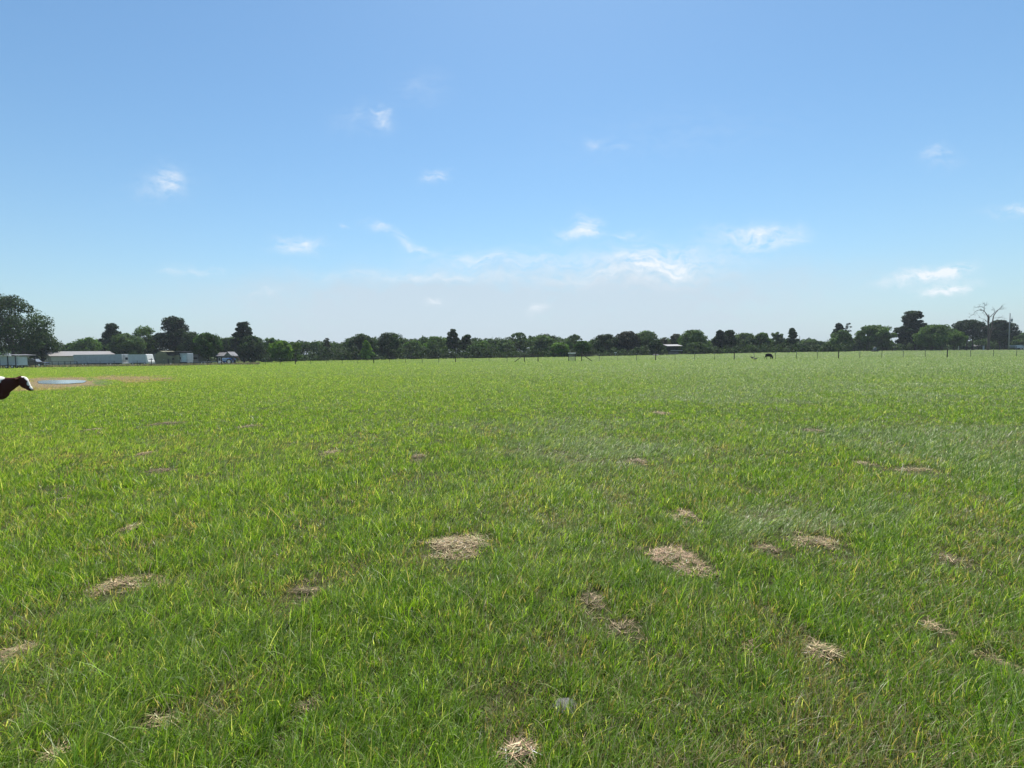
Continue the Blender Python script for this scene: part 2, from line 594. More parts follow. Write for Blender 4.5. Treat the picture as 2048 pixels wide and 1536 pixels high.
# ---------------------------------------------------------------- patches of cut dry grass: (px, py, width px, height px, label)
STRAW = [
 (918, 1094, 128, 42, 'wide ragged patch of tan dead grass with a raised tuft near mid-field'),
 (1342, 1116, 112, 46, 'largest pinkish tan mat of dead grass, in the mid right foreground'),
 (1402, 1144, 52, 26, 'thin tail of dead grass right of the largest pinkish tan mat'),
 (246, 1174, 118, 38, 'oval tan patch of dead grass in the lush green grass at lower left'),
 (612, 1186, 66, 34, 'curled grey-brown dead patch between the oval patch and the ragged middle patch'),
 (1830, 943, 84, 16, 'long thin tan strip of dead grass far right of the field'),
 (1728, 929, 34, 12, 'small pale dry tuft just left of the long thin tan strip'),
 (1366, 1033, 54, 26, 'small round tan mat of dead grass straight above the largest pinkish mat'),
 (1646, 1312, 60, 46, 'domed straw-coloured tuft leaning right in the lower right foreground'),
 (1868, 1264, 46, 34, 'small straw tuft farther right and above the domed tuft'),
 (1906, 1124, 60, 32, 'faint brown thatch patch near the right edge, above the small straw tuft'),
 (1534, 1102, 56, 24, 'brown patch half covered by pale grass, right of the largest pinkish mat'),
 (1628, 1086, 80, 30, 'straggly dry patch mixed with silvery grass blades, right of centre'),
 (22, 1312, 56, 50, 'dry patch cut by the left edge of the picture'),
 (312, 1448, 60, 40, 'thin dry tuft low in the left foreground'),
 (614, 1412, 44, 34, 'small brown hollow of dead grass at the bottom, left of the stone'),
 (112, 1512, 44, 30, 'dry tuft in the bottom left corner'),
 (1040, 1512, 70, 54, 'reddish straw heap at the bottom edge near the middle'),
 (660, 906, 30, 11, 'tiny tan spot farther back in the left half of the field'),
 (838, 915, 28, 13, 'tiny dark brown spot of dead grass farther back near the middle'),
 (497, 854, 34, 8, 'thin dark strip of dry grass far back on the left'),
 (338, 848, 56, 9, 'faint dry strip far back between the thin dark strip and the left edge'),
 (182, 861, 26, 7, 'very small dry tuft far back, nearest to the cow'),
 (290, 909, 32, 10, 'small pinkish dry spot on the left, below the faint dry strip'),
 (320, 943, 56, 10, 'low brown strip of dead grass on the left below the pinkish spot'),
 (1274, 923, 42, 10, 'faint pinkish streak in the silvery grass right of centre'),
 (1320, 827, 26, 6, 'small faint dry streak far back, right of centre'),
 (1622, 862, 46, 6, 'brown streak far back in the right half of the field'),
 (126, 1000, 26, 18, 'little dark dry hollow on the left side'),
 (262, 1058, 30, 20, 'thin beige tuft on the left above the oval tan patch'),
 (1186, 1208, 50, 44, 'loose dry grass with dark gaps in the centre foreground'),
 (1246, 1262, 64, 40, 'brown thatch showing through thin grass below the loose dry grass'),
 (1502, 1302, 30, 20, 'small reddish tuft left of the domed straw tuft'),
 (2002, 1330, 44, 50, 'brown thatch hollow at the right edge of the foreground'),
]
def straw_info():
    out = []
    for (px, py, w, h, lab) in STRAW:
        c = ground_px(px, py)
        a = ground_px(px-w/2, py); b = ground_px(px+w/2, py)
        n = ground_px(px, py+h/2); f_ = ground_px(px, py-h/2)
        out.append((c.x, c.y, abs(b.x-a.x)/2, (f_.y-n.y)/2, lab, px, py))
    return out
SI = straw_info()
def blades(P, az, L, W, lean, curve, levels, col, flat=None, droop=None):
    """vectorised grass blades; P (n,3) roots"""
    n = len(P)
    t = np.linspace(0, 1, levels)
    d = np.stack([np.cos(az), np.sin(az), np.zeros(n)], 1)
    s_az = az + np.pi/2 + rng.normal(0, .5, n)
    s = np.stack([np.cos(s_az), np.sin(s_az), np.zeros(n)], 1)
    V = np.zeros((n, levels, 2, 3), np.float32)
    for i, ti in enumerate(t):
        th = lean + curve*ti            # angle from vertical grows along the blade
        mid = lean + curve*ti*.5
        hor = np.sin(mid)*ti*L
        ver = np.cos(mid)*ti*L
        c = P + d*hor[:, None]
        c[:, 2] += np.maximum(ver, .004)
        w = W*(1-ti**1.6)*.5 + .0001
        V[:, i, 0] = c - s*w[:, None]
        V[:, i, 1] = c + s*w[:, None]
    idx = np.arange(n)[:, None]*levels*2
    Q = []
    for i in range(levels-1):
        Q.append(np.stack([idx[:, 0]+i*2, idx[:, 0]+i*2+1, idx[:, 0]+i*2+3, idx[:, 0]+i*2+2], 1))
    Q = np.concatenate(Q)
    cc = np.repeat(col[:, None, :], levels*2, 1).reshape(-1, 3)
    return V.reshape(-1, 3), Q, cc

def straw_mask(X, Y):
    m = np.zeros_like(X)
    for (cx, cy, rx, ry, *_r) in SI:
        sel = (np.abs(X-cx) < rx*2.6) & (np.abs(Y-cy) < ry*2.6)
        if not sel.any():
            continue
        u = (X[sel]-cx)/rx; v = (Y[sel]-cy)/ry
        nz = fbm(X[sel]*14, Y[sel]*14, 77, 3)-.5
        m[sel] = np.maximum(m[sel], sstep(1.6, .65, np.hypot(u, v)+nz*1.8))
    return m
def straw_front(X, Y):
    m = np.zeros_like(X)
    for (cx, cy, rx, ry, *_r) in SI:
        sel = (np.abs(X-cx) < rx*1.6) & (Y < cy+ry) & (Y > cy-ry-.45)
        if sel.any():
            v = np.clip((cy-ry*.3-Y[sel])/(ry*.7+.30), 0, 2)
            m[sel] = np.maximum(m[sel], sstep(1.3, .8, np.hypot((X[sel]-cx)/rx, v)))
    return m
STONE = ground_px(1132, 1415)
def pond_mask(X, Y):
    return sstep(1.1, .95, np.hypot((X-POND.x*Y/POND.y)/1.9, (Y-POND.y)/3.2))

def build_grass():
    Vs, Qs, Cs = [], [], []
    off = 0
    bands = [(1.0, 3.0, 4, 1.35), (3.0, 7.0, 4, 1.2), (7.0, 16.0, 3, 1.0), (16.0, 40.0, 3, 1.0), (40.0, 100.0, 2, .8), (100.0, 175.0, 2, .7)]
    for (y0, y1, lev, dm) in bands:
        # sample ~ K / y per square metre (K/y^2 further out) inside the wedge in view, with a margin
        def dens(y):
            return DK/y if y < 30 else DK/30*(30/y)**1.75
        edges = np.geomspace(y0, y1, 9)
        for a, b in zip(edges[:-1], edges[1:]):
            ym = math.sqrt(a*b)
            hw = 1.02*b + 1.2
            area = 2*hw*(b-a)
            n = int(area*dens(ym)*dm)
            per = 9 if ym < 16 else 5
            nc = max(1, n//per)
            cx = rng.uniform(-hw, hw, nc); cy = rng.uniform(a, b, nc)
            spread = .022+.0012*ym
            X = np.repeat(cx, per)+rng.normal(0, spread, nc*per)
            Y = np.repeat(cy, per)+rng.normal(0, spread, nc*per)
            taz = np.repeat(rng.uniform(0, 2*np.pi, nc), per)
            tint = np.repeat(rng.normal(0, 1, nc), per)
            sm = straw_mask(X, Y); mm = mud_mask(X, Y); pm = pond_mask(X, Y)
            thin = fbm(X*1.7, Y*1.7, 21)
            shore0 = .86*sstep(2.3, 1.7, np.hypot((X-POND.x*Y/POND.y)/1.9, (Y-POND.y+1.5)/3.6))
            keep = rng.uniform(0, 1, len(X)) > np.maximum.reduce([sm*.74, mm*.62, pm*1.01, shore0, sstep(.34, .18, thin)*.6])
            keep &= ((np.hypot((X-STONE.x)/.05, (Y-STONE.y)/.045) > 1.0) | (Y < STONE.y-.02))
            X, Y, taz, tint, mm, sm = X[keep], Y[keep], taz[keep], tint[keep], mm[keep], sm[keep]
            n = len(X)
            px = 1024+1050*X/Y
            # character of the sward from slow noise: silvery stretches with sheen painted in, lush stretches, worn stretches
            silver_sheen = .45*sstep(.44, .74, fbm(X*.28+3, Y*.22, 11, 4) + .05*sstep(900, 1500, px))
            silver_sheen = np.maximum(silver_sheen, sstep(1.0, .3, np.hypot((px-1180)/300, (Y-8.7)/2.0)+.9*(fbm(X*1.3, Y*1.3, 13)-.5))*.85)
            silver_sheen = np.maximum(silver_sheen, sstep(1.0, .2, np.hypot((px-1560)/330, (Y-4.9)/.95)+.9*(fbm(X*1.6, Y*1.6, 14)-.5))*.75)
            silver_sheen = np.maximum(silver_sheen, sstep(1.0, .2, np.hypot((px-1050)/420, (Y-11.5)/2.2)+.9*(fbm(X*1.1, Y*1.1, 15)-.5))*.6)
            silver_sheen = np.maximum(silver_sheen, sstep(6, 40, Y)*.50)  # far blades paler: glancing light and seed heads put into the colour
            lush = sstep(.45, .65, fbm(X*.5, Y*.35, 31, 4) + .08*(px < 900))
            worn = sstep(.48, .66, fbm(X*1.6, Y*1.6, 41, 4) + .09*sstep(800, 1300, px)*(Y < 4.5))
            hgt = fbm(X*2.2, Y*2.2, 61, 3)
            L = (.052 + .072*hgt + .02*silver_sheen)*(1-.30*sstep(4, 16, Y))*rng.lognormal(0, .34, n)
            L *= 1+.8*(rng.uniform(0, 1, n) < .04)
            L *= 1-.5*straw_front(X, Y)
            L *= (1-.22*worn*(Y < 30))
            L = np.where(mm > .3, L*.7, L)
            shore = np.hypot((X-POND.x*Y/POND.y)/2.0, (Y-POND.y)/4.2) < 1.6
            L = np.where(shore & (Y < POND.y), L*.45, L)
            W = (.0023 + .00046*Y)*rng.uniform(.7, 1.35, n)
            wind = R_(18)
            wmix = .35+.4*silver_sheen
            az = np.arctan2(np.sin(taz)*(1-wmix)+math.sin(wind)*wmix, np.cos(taz)*(1-wmix)+math.cos(wind)*wmix) + rng.normal(0, .55, n)
            lean = np.abs(rng.normal(.26, .24, n)) + .18*silver_sheen
            curve = np.abs(rng.normal(.85, .5, n)) + .35*silver_sheen
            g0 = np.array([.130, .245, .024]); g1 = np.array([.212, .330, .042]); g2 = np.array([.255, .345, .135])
            g3 = np.array([.085, .170, .022]); dry = np.array([.38, .32, .20])
            bare = .55*sstep(.60, .74, fbm(X*2.6, Y*2.2, 71, 4)+.05*sstep(900, 1400, px))*(Y < 9)
            L *= 1-.3*bare
            mix = np.clip(.35+.28*tint+.25*(lush-.5), 0, 1)[:, None]
            col = g0*(1-mix)+g1*mix
            bl = (rng.uniform(0, 1, n) < .22)[:, None]
            col = np.where(bl, g3*(1+.2*rng.normal(0, 1, (n, 1))), col)
            sv_ = (np.clip(silver_sheen*(.55+.3*tint), 0, .85))[:, None]
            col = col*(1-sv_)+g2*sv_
            pd = .045+.45*bare+.16*worn*(Y < 12)+.35*sm+.75*mm+.02*silver_sheen
            isdry = (rng.uniform(0, 1, n) < pd)[:, None]
            dryc = dry*rng.uniform(.45, 1.15, (n, 1))
            col = np.where(isdry, dryc, col)
            pale = (rng.uniform(0, 1, n) < .12+.07*silver_sheen)[:, None]  # bright streaks: highlights painted as a lighter blade colour
            col = np.where(pale & ~isdry, np.array([.42, .48, .22]), col)
            col = np.clip(col*rng.lognormal(0, .26, (n, 1)), .004, .8)
            Z = elev(X, Y)
            P = np.stack([X, Y, Z], 1)
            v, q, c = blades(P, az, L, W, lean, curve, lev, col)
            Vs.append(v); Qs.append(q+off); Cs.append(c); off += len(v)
    # long seed stems, sparse and near
    n = 2600
    Y = 1.1*(22/1.1)**rng.uniform(0, 1, n)
    X = rng.uniform(-1.05, 1.05, n)*(Y+.6)
    keep = pond_mask(X, Y) < .5
    X, Y = X[keep], Y[keep]; n = len(X)
    P = np.stack([X, Y, elev(X, Y)], 1)
    stemc = np.where((rng.uniform(0, 1, n) < .6)[:, None], np.array([.38, .40, .20]), np.array([.06, .10, .03]))
    v, q, c = blades(P, R_(18)+rng.normal(0, 1.0, n), rng.uniform(.12, .25, n), .0028+.0003*Y, np.abs(rng.normal(.2, .2, n)), np.abs(rng.normal(1.1, .5, n)), 6, stemc)
    Vs.append(v); Qs.append(q+off); Cs.append(c); off += len(v)
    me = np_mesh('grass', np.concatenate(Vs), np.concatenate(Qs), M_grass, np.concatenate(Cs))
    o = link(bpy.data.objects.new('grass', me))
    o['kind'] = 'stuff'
    tag(o, 'green pasture grass with silvery sheen-tinted and yellow-green stretches over the whole field', 'grass')
    print('grass verts', off)
DK = 22000.0
build_grass()

def build_straw():
    for i, (cx, cy, rx, ry, lab, px, py) in enumerate(SI):
        dist = cy
        n = int(min(4200, max(200, 24000*rx*ry*4)))
        if dist > 6:
            n = int(n*.6)
        n0 = n*4
        U = rng.uniform(-1.5, 1.5, n0); Vv = rng.uniform(-1.5, 1.5, n0)
        rr_ = np.hypot(U, Vv)
        # ragged outline, holes where live grass comes through, strands trailing out
        q_ = 1.1-rr_ + (fbm(U*2.1+i*7, Vv*2.1, 90+i, 4)-.5)*3.0
        faint = any(k in lab for k in ('faint', 'thin', 'loose', 'straggly', 'showing', 'covered', 'little', 'tiny', 'small', 'brown', 'thatch'))
        kp = rng.uniform(0, 1, n0) < sstep(.0, .9, q_)*(.34 if faint else .72)*(.35+.65*sstep(.38, .62, fbm(U*4.5+i, Vv*4.5, 7, 2)))
        U, Vv = U[kp], Vv[kp]
        n = len(U)
        X = U*rx; Y = Vv*ry
        r = np.clip(np.hypot(U, Vv), 0, 1)
        dome = .03*(1-r**2)*(1.6 if 'dome' in lab or 'raised' in lab or 'heap' in lab else .8)
        Z = dome*rng.uniform(0, 1, n) + .004
        P = np.stack([X, Y, Z], 1)
        az = rng.normal(R_(20), 1.1, n)+np.pi*(rng.uniform(0, 1, n) < .4)
        dk = .62 if ('dark' in lab or 'brown' in lab or 'hollow' in lab) else 1.0
        basec = np.array([.42, .315, .185])*dk
        if 'pink' in lab or 'redd' in lab:
            basec = np.array([.43, .30, .19])*dk
        col = basec*rng.lognormal(-.25, .6, (n, 1))
        green = (rng.uniform(0, 1, n) < .10)[:, None]
        col = np.where(green, np.array([.12, .18, .03]), col)
        v, q, c = blades(P, az, rng.uniform(.03, .09, n), (.0022+.0005*dist)*rng.uniform(.7, 1.3, n), np.clip(rng.normal(1.45, .13, n), .3, 1.57),
                         rng.normal(.08, .22, n), 4, np.clip(col, .01, .8))
        me = np_mesh('dry_grass_patch', v, q, M_straw, c)
        o = link(bpy.data.objects.new('dry_grass_patch', me))
        o.location = (cx, cy, float(elev(cx, cy)))
        tag(o, lab, 'dry grass', 'patches of dead grass lying in the field')
build_straw()

def build_stone():
    me = bpy.data.meshes.new('stone')
    bm = bmesh.new()
    bmesh.ops.create_icosphere(bm, subdivisions=4, radius=1)
    r = random.Random(2)
    from mathutils import noise as mn
    for v in bm.verts:
        d = 1 + .22*mn.noise(v.co*1.4) + .08*mn.noise(v.co*5)
        v.co = Vector((v.co.x*.062*d, v.co.y*.05*d, v.co.z*.016*d))
    bm.to_mesh(me); bm.free()
    me.polygons.foreach_set('use_smooth', [True]*len(me.polygons))
    me.materials.append(M_concrete)
    o = link(bpy.data.objects.new('stone', me))
    o.location = (STONE.x, STONE.y, .006)
    tag(o, 'flat pale grey stone half hidden in grass near the bottom of the picture', 'stone')
build_stone()

# ---------------------------------------------------------------- trees
def leaf_cards(centres, radii, per, size, col, seed, squash=.8, jit=.22, spiky=0):
    g = np.random.default_rng(seed)
    n = len(centres)*per
    c = np.repeat(centres, per, 0)
    r = np.repeat(radii, per)
    d = g.normal(0, 1, (n, 3))
    d /= np.linalg.norm(d, axis=1)[:, None]
    rad = g.uniform(.35, 1.08, n)**.6
    p = c + d*(rad*r)[:, None]*np.array([1, 1, squash])
    if spiky:
        p[:, 2] += np.abs(d[:, 2])*r*spiky*g.uniform(0, 1, n)
    nrm = d*.7 + g.normal(0, .6, (n, 3)) + np.array([0, 0, .35])
    nrm /= np.linalg.norm(nrm, axis=1)[:, None]
    a = np.cross(nrm, g.normal(0, 1, (n, 3)))
    a /= np.linalg.norm(a, axis=1)[:, None]+1e-6
    b = np.cross(nrm, a)
    s = size*g.uniform(.6, 1.4, n)
    a = a*(s*g.uniform(.5, .8, n))[:, None]; b = b*s[:, None]*.62
    V = np.stack([p-a, p-b*.8+a*.1, p+a, p+b*.8-a*.1], 1).reshape(-1, 3)
    Q = np.arange(n*4).reshape(-1, 4)
    tone = np.repeat(g.lognormal(0, .2, len(centres)), per)*g.lognormal(0, jit, n)
    hue = g.normal(0, .10, (n, 1))*np.array([1, .3, -.5])
    cc = np.clip(np.array(col)*tone[:, None]*(1+hue), .002, .6)
    return V, Q, np.repeat(cc, 4, 0)

def envelope(kind, g, H_, Rr, zb):
    """clump centres and radii filling a crown of half width Rr between zb and H_"""
    cs, rs = [], []
    ch = H_-zb
    if kind == 'round':
        n, rk = 78, .27
    elif kind == 'oak':
        n, rk = 95, .24
    elif kind == 'lacy':
        n, rk = 75, .17
    elif kind == 'pine':
        n, rk = 110, .19
    elif kind == 'slim':
        n, rk = 44, .30
    elif kind == 'umbrella':
        n, rk = 62, .22
    elif kind == 'sparse':
        n, rk = 30, .21
    elif kind == 'cone':
        n, rk = 55, .26
    elif kind == 'spiky':
        n, rk = 75, .22
    else:
        n, rk = 50, .32
    rr = min(Rr, ch*.6)
    for i in range(n):
        for _ in range(20):
            u = g.uniform(0, 1); t = g.uniform(0, 2*np.pi); q = g.uniform(0, 1)**.5
            if kind in ('round', 'bush', 'lacy'):
                w = math.sqrt(max(0, 1-(2*u-1)**2*.97))*.5+.5*math.sqrt(max(0, 1-u*u))
                w = min(1, w)
            elif kind == 'oak':
                w = math.sqrt(max(0.02, 1-(max(u-.35, 0)/.65)**2))*(0.75+.25*min(1, u/.35))
            elif kind == 'pine':
                w = (1-u)**.5*(.82+.18*math.sin(u*12+2))*1.0+.05 if u > .15 else .85
            elif kind == 'slim':
                w = (1-u)**.8*.9+.12
            elif kind == 'umbrella':
                w = math.sqrt(max(.02, 1-((u-.5)/.55)**2))
            elif kind == 'cone':
                w = (1-u)**.75*.95+.06 if u > .2 else .7+u
            elif kind == 'spiky':
                w = .95-.45*u
            else:
                w = .8
            x = Rr*w*q*math.cos(t); y = rr*w*q*math.sin(t)*1.0
            z = zb + ch*(.06+u*.88)
            r = rr*rk*g.uniform(.7, 1.25)
            if kind == 'umbrella':
                x *= 1.0
            if all((x-c[0])**2+(y-c[1])**2+((z-c[2])*1.1)**2 > (.62*r)**2 for c in cs):
                break
        z = min(z, H_-r*.75)
        cs.append((x, y, z)); rs.append(r)
    return np.array(cs), np.array(rs)

TREE_N = 0
def tree(name, kind, px, D, top, hw, zbf, col, label, trunk_w=None, group=None, lean=0, trunks=None, dens=1.0, dark=True, size=None):
    global TREE_N
    TREE_N += 1
    seed = 100+TREE_N
    g = np.random.default_rng(seed)
    b = base(px, D)
    h = topz(px, top, D) - b.z
    Rr = hw*D/1050
    root = thing(name, label, 'tree', b, 0, group)
    zb = h*zbf
    cs, rs = envelope(kind, g, h, Rr*.97, zb)
    cs[:, 0] += lean*cs[:, 2]
    leaf = size or (.13+.0011*D)*(1.0 if kind not in ('lacy', 'sparse') else .8)
    per = int(110*dens)
    if kind in ('lacy', 'sparse'):
        per = int(60*dens)
    V, Q, cc = leaf_cards(cs, rs*(1.12 if kind != 'pine' else 1.05), per, leaf, col, seed, .8 if kind not in ('pine', 'umbrella', 'sparse', 'slim') else .55, spiky=.9 if kind == 'spiky' else 0)
    o = link(bpy.data.objects.new('crown', np_mesh('crown', V, Q, M_leaf, cc)), root)
    # trunk with limbs that reach the clumps
    m = MB()
    tr = trunk_w or max(.10, h*.022)
    ts = trunks or [0.0]
    for tx in ts:
        x0 = tx*D/1050
        pts, rd = [], []
        topf = .86
        for i in range(7):
            f = i/6
            pts.append((x0*(1-.5*f)+g.normal(0, .012*h)*f + lean*h*f, g.normal(0, .012*h)*f, -0.1+(h*topf+.1)*f))
            rd.append(tr*(1.25 if i == 0 else 1)*(1-.82*f))
        m.path(pts, rd, 8)
        order = g.permutation(len(cs))[:(16 if kind in ('lacy', 'sparse', 'pine', 'slim') else 10)]
        for k in order:
            c = cs[k]
            zf = np.clip((c[2]-h*.12)/h*.75, zbf*.6, .8)
            i = min(5, int(zf*6)); ff = zf*6-i
            p0 = Vector(pts[i]).lerp(Vector(pts[i+1]), ff)
            p2 = Vector(c)
            p1 = p0.lerp(p2, .55)+Vector((0, 0, .05*h))
            rr0 = tr*(1-.82*zf)*.55
            m.path([p0, p1, p2], [rr0, rr0*.6, rr0*.25], 5)
    m.build('trunk', M_darkbark if dark else M_bark, root, True)
    return root

K_dark = (.030, .056, .018); K_mid = (.066, .122, .028); K_bright = (.105, .19, .024); K_grey = (.072, .115, .046)
K_pine = (.021, .040, .019); K_yel = (.11, .17, .03); K_red = (.040, .038, .024)
T = [
 # name, kind, px, D, top, halfwidth, crown base fraction, colour, label, extras
 ('oak_tree', 'oak', 18, 126, 590, 68, .20, K_dark, 'tall dark oak cut by the left edge, behind the parked pickup', dict(trunks=[10, 34], dens=1.9)),
 ('oak_tree', 'round', 84, 134, 660, 32, .22, K_dark, 'lower leafy tree at the right flank of the tall oak at the left edge', dict()),
 ('young_tree', 'sparse', 110, 172, 691, 11, .25, K_dark, 'tiny dark tree just left of the thin utility pole above the house roof', dict()),
 ('broadleaf_tree', 'round', 145, 176, 686, 14, .2, K_mid, 'small round tree above the house roof, right of the thin utility pole', dict()),
 ('broadleaf_tree', 'round', 176, 172, 675, 28, .15, K_mid, 'medium round green tree behind the grey travel trailer, left of the leftmost pine', dict()),
 ('pine_tree', 'pine', 228, 166, 644, 27, .25, K_pine, 'leftmost dark pine, above the gap between the two travel trailers', dict()),
 ('willow_tree', 'round', 256, 150, 667, 30, .12, K_grey, 'soft grey-green tree behind the white motorhome', dict(dens=1.3)),
 ('pecan_tree', 'spiky', 290, 160, 654, 27, .12, K_mid, 'upright feathery green tree left of the widest pine', dict()),
 ('pine_tree', 'pine', 352, 162, 631, 50, .12, K_pine, 'widest and tallest dark pine of the left group, behind the olive tarp barn', dict(trunks=[-14, 10], dens=1.7)),
 ('pine_tree', 'round', 384, 158, 664, 24, .1, K_dark, 'dark lower tree at the right foot of the widest pine', dict()),
 ('young_tree', 'round', 417, 138, 665, 25, .22, (.04, .085, .018), 'small leafy green tree standing left of the little porch cabin', dict()),
 ('broadleaf_tree', 'round', 452, 168, 678, 20, .08, K_dark, 'dark tree filling the gap behind the little porch cabin', dict()),
 ('pine_tree', 'pine', 488, 160, 641, 32, .10, K_pine, 'tall dark pine just right of the blue tractor', dict(dens=1.4)),
 ('pine_tree', 'round', 505, 157, 672, 27, .04, K_dark, 'dense low dark tree at the right foot of the pine by the tractor', dict()),
 ('broadleaf_tree', 'spiky', 541, 176, 677, 16, .05, K_mid, 'thin pointed tree between the tractor pine and the bright green tree', dict()),
 ('willow_tree', 'round', 562, 140, 682, 25, .10, K_bright, 'bright yellow-green round tree left of the centre of the treeline', dict(dens=1.5)),
 ('young_tree', 'sparse', 592, 138, 684, 14, .10, (.08, .14, .02), 'thin light green sapling right beside the bright yellow-green tree', dict(dens=1.5)),
 ('broadleaf_tree', 'sparse', 655, 174, 675, 7, .3, K_red, 'thin bare-topped tree poking above the low woods left of centre', dict()),
 ('oak_tree', 'oak', 727, 166, 668, 29, .10, K_dark, 'left one of the two round dark oaks left of centre', dict(dens=1.3)),
 ('oak_tree', 'round', 780, 164, 665, 29, .10, K_dark, 'right one of the two round dark oaks left of centre', dict(dens=1.3)),
 ('young_tree', 'cone', 734, 150, 681, 14, .10, K_bright, 'light green cone-shaped tree in front of the two round dark oaks', dict(dens=1.3)),
 ('broadleaf_tree', 'round', 828, 168, 681, 24, .04, K_mid, 'mid green bushy tree just right of the two round dark oaks', dict()),
 ('broadleaf_tree', 'round', 872, 168, 673, 25, .04, K_mid, 'mid green rounded tree left of the narrow tall tree', dict()),
 ('pine_tree', 'slim', 907, 166, 657, 17, .35, K_dark, 'narrow tall dark tree standing out above the treeline near the centre', dict(dens=1.4)),
 ('pine_tree', 'spiky', 934, 168, 671, 13, .3, K_dark, 'short spiky dark tree beside the narrow tall tree', dict()),
 ('broadleaf_tree', 'round', 960, 164, 684, 26, .03, K_mid, 'low green tree right of the short spiky tree', dict()),
 ('elm_tree', 'lacy', 1040, 172, 665, 36, .25, K_grey, 'open lacy-topped grey-green tree at the centre, above the left brace post', dict(dens=1.3)),
 ('broadleaf_tree', 'round', 1012, 168, 680, 20, .05, K_grey, 'grey-green tree under the left flank of the lacy-topped tree', dict()),
 ('broadleaf_tree', 'round', 1086, 170, 672, 26, .05, K_grey, 'rounded grey-green tree right of the lacy-topped tree', dict()),
 ('elm_tree', 'lacy', 1148, 178, 668, 18, .3, K_grey, 'thin open-crowned tree above the white-topped walk gate', dict()),
 ('young_tree', 'round', 1120, 158, 685, 20, .08, K_bright, 'bright green tree left of the white-topped walk gate', dict()),
 ('young_tree', 'round', 1165, 152, 682, 17, .32, (.05, .105, .018), 'green tree with a clear trunk right behind the gate brace', dict()),
 ('oak_tree', 'round', 1211, 166, 669, 28, .14, K_dark, 'wide dark oak on a short trunk right of the gate brace', dict(dens=1.3)),
 ('cedar_tree', 'oak', 1254, 166, 663, 25, .15, (.028, .032, .02), 'darkest reddish-black round tree right of centre', dict(dens=1.3)),
 ('broadleaf_tree', 'round', 1292, 172, 662, 26, .05, K_grey, 'tall grey-green tree right of the darkest reddish-black tree', dict()),
 ('young_tree', 'round', 1312, 158, 680, 13, .34, K_dark, 'small dark lollipop tree with a thin trunk left of the white-roofed barn', dict()),
 ('broadleaf_tree', 'sparse', 1326, 180, 675, 12, .3, K_red, 'half-bare small tree left above the white-roofed barn', dict()),
 ('broadleaf_tree', 'round', 1352, 182, 668, 15, .2, (.06, .06, .035), 'brownish tree above the roof of the white-roofed barn', dict()),
 ('broadleaf_tree', 'round', 1385, 172, 660, 27, .05, K_mid, 'tall full green tree right of the white-roofed barn', dict(dens=1.3)),
 ('bush_tree', 'bush', 1395, 160, 685, 27, .0, K_grey, 'low wide bush in front of the tall green tree by the barn', dict()),
 ('pine_tree', 'pine', 1440, 168, 659, 20, .08, K_pine, 'dark uneven pine standing over the pale covered heap', dict(dens=1.4)),
 ('pine_tree', 'round', 1458, 172, 660, 15, .2, K_dark, 'dark round tree touching the right side of the uneven pine', dict()),
 ('broadleaf_tree', 'round', 1490, 176, 666, 22, .04, K_grey, 'grey-green tree above the pale covered heap', dict()),
 ('broadleaf_tree', 'round', 1524, 174, 665, 15, .2, K_mid, 'small tree with a rounded top left above the black calf', dict()),
 ('broadleaf_tree', 'lacy', 1553, 176, 663, 17, .1, K_grey, 'curved open-topped tree just right above the black calf', dict(dens=1.6)),
 ('pine_tree', 'slim', 1584, 166, 655, 15, .10, K_dark, 'slim layered pine beside the thin utility pole right of the calf', dict(dens=1.2)),
 ('broadleaf_tree', 'bush', 1625, 186, 679, 26, .0, K_grey, 'low greyish trees between the slim layered pine and the leaning pine', dict()),
 ('pine_tree', 'pine', 1677, 186, 645, 17, .2, K_pine, 'irregular tall pine behind the yellow-green tree on the right', dict(lean=.0, dens=1.2)),
 ('pine_tree', 'sparse', 1692, 184, 644, 12, .25, K_pine, 'see-through scraggly pine right beside the irregular tall pine', dict()),
 ('young_tree', 'round', 1680, 176, 660, 21, .08, (.06, .11, .025), 'yellow-green tree in front of the two scraggly pines on the right', dict()),
 ('broadleaf_tree', 'bush', 1706, 184, 677, 18, .0, K_grey, 'low grey-green bush left of the broad spreading oak', dict()),
 ('oak_tree', 'oak', 1749, 182, 650, 40, .20, K_mid, 'broad spreading green oak over the little feeder on the right', dict(trunks=[-16], dens=1.6)),
 ('pine_tree', 'pine', 1825, 180, 620, 37, .14, K_pine, 'tallest dark pine of the right group, before the pink house', dict(trunks=[5], dens=1.9)),
 ('oak_tree', 'round', 1864, 172, 650, 32, .16, K_mid, 'round green oak at the right foot of the tallest right pine', dict(dens=1.4)),
 ('young_tree', 'round', 1884, 182, 650, 22, .3, K_mid, 'green tree between the round oak and the small bright tree', dict()),
 ('young_tree', 'round', 1912, 172, 663, 17, .3, (.07, .13, .02), 'small bright green tree behind the start of the black pipe fence', dict(trunks=[-4, 8])),
 ('pine_tree', 'oak', 1936, 188, 640, 36, .36, K_pine, 'flat-topped dark pine left of the dead tree', dict(trunks=[-3, 10], dens=1.5)),
 ('pine_tree', 'oak', 1999, 190, 641, 28, .32, K_pine, 'flat-topped dark pine right of the dead tree, by the utility pole', dict(dens=1.5)),
 ('broadleaf_tree', 'round', 2014, 200, 668, 14, .1, K_pine, 'low dark tree right behind the utility pole with transformer', dict()),
 ('broadleaf_tree', 'round', 2044, 196, 666, 16, .1, K_grey, 'grey-green tree cut by the right edge of the picture', dict()),
]
for (nm, kd, px, D, top, hw, zbf, col, lab, ex) in T:
    tree(nm, kd, px, D, top, hw, zbf, col, lab, **ex)

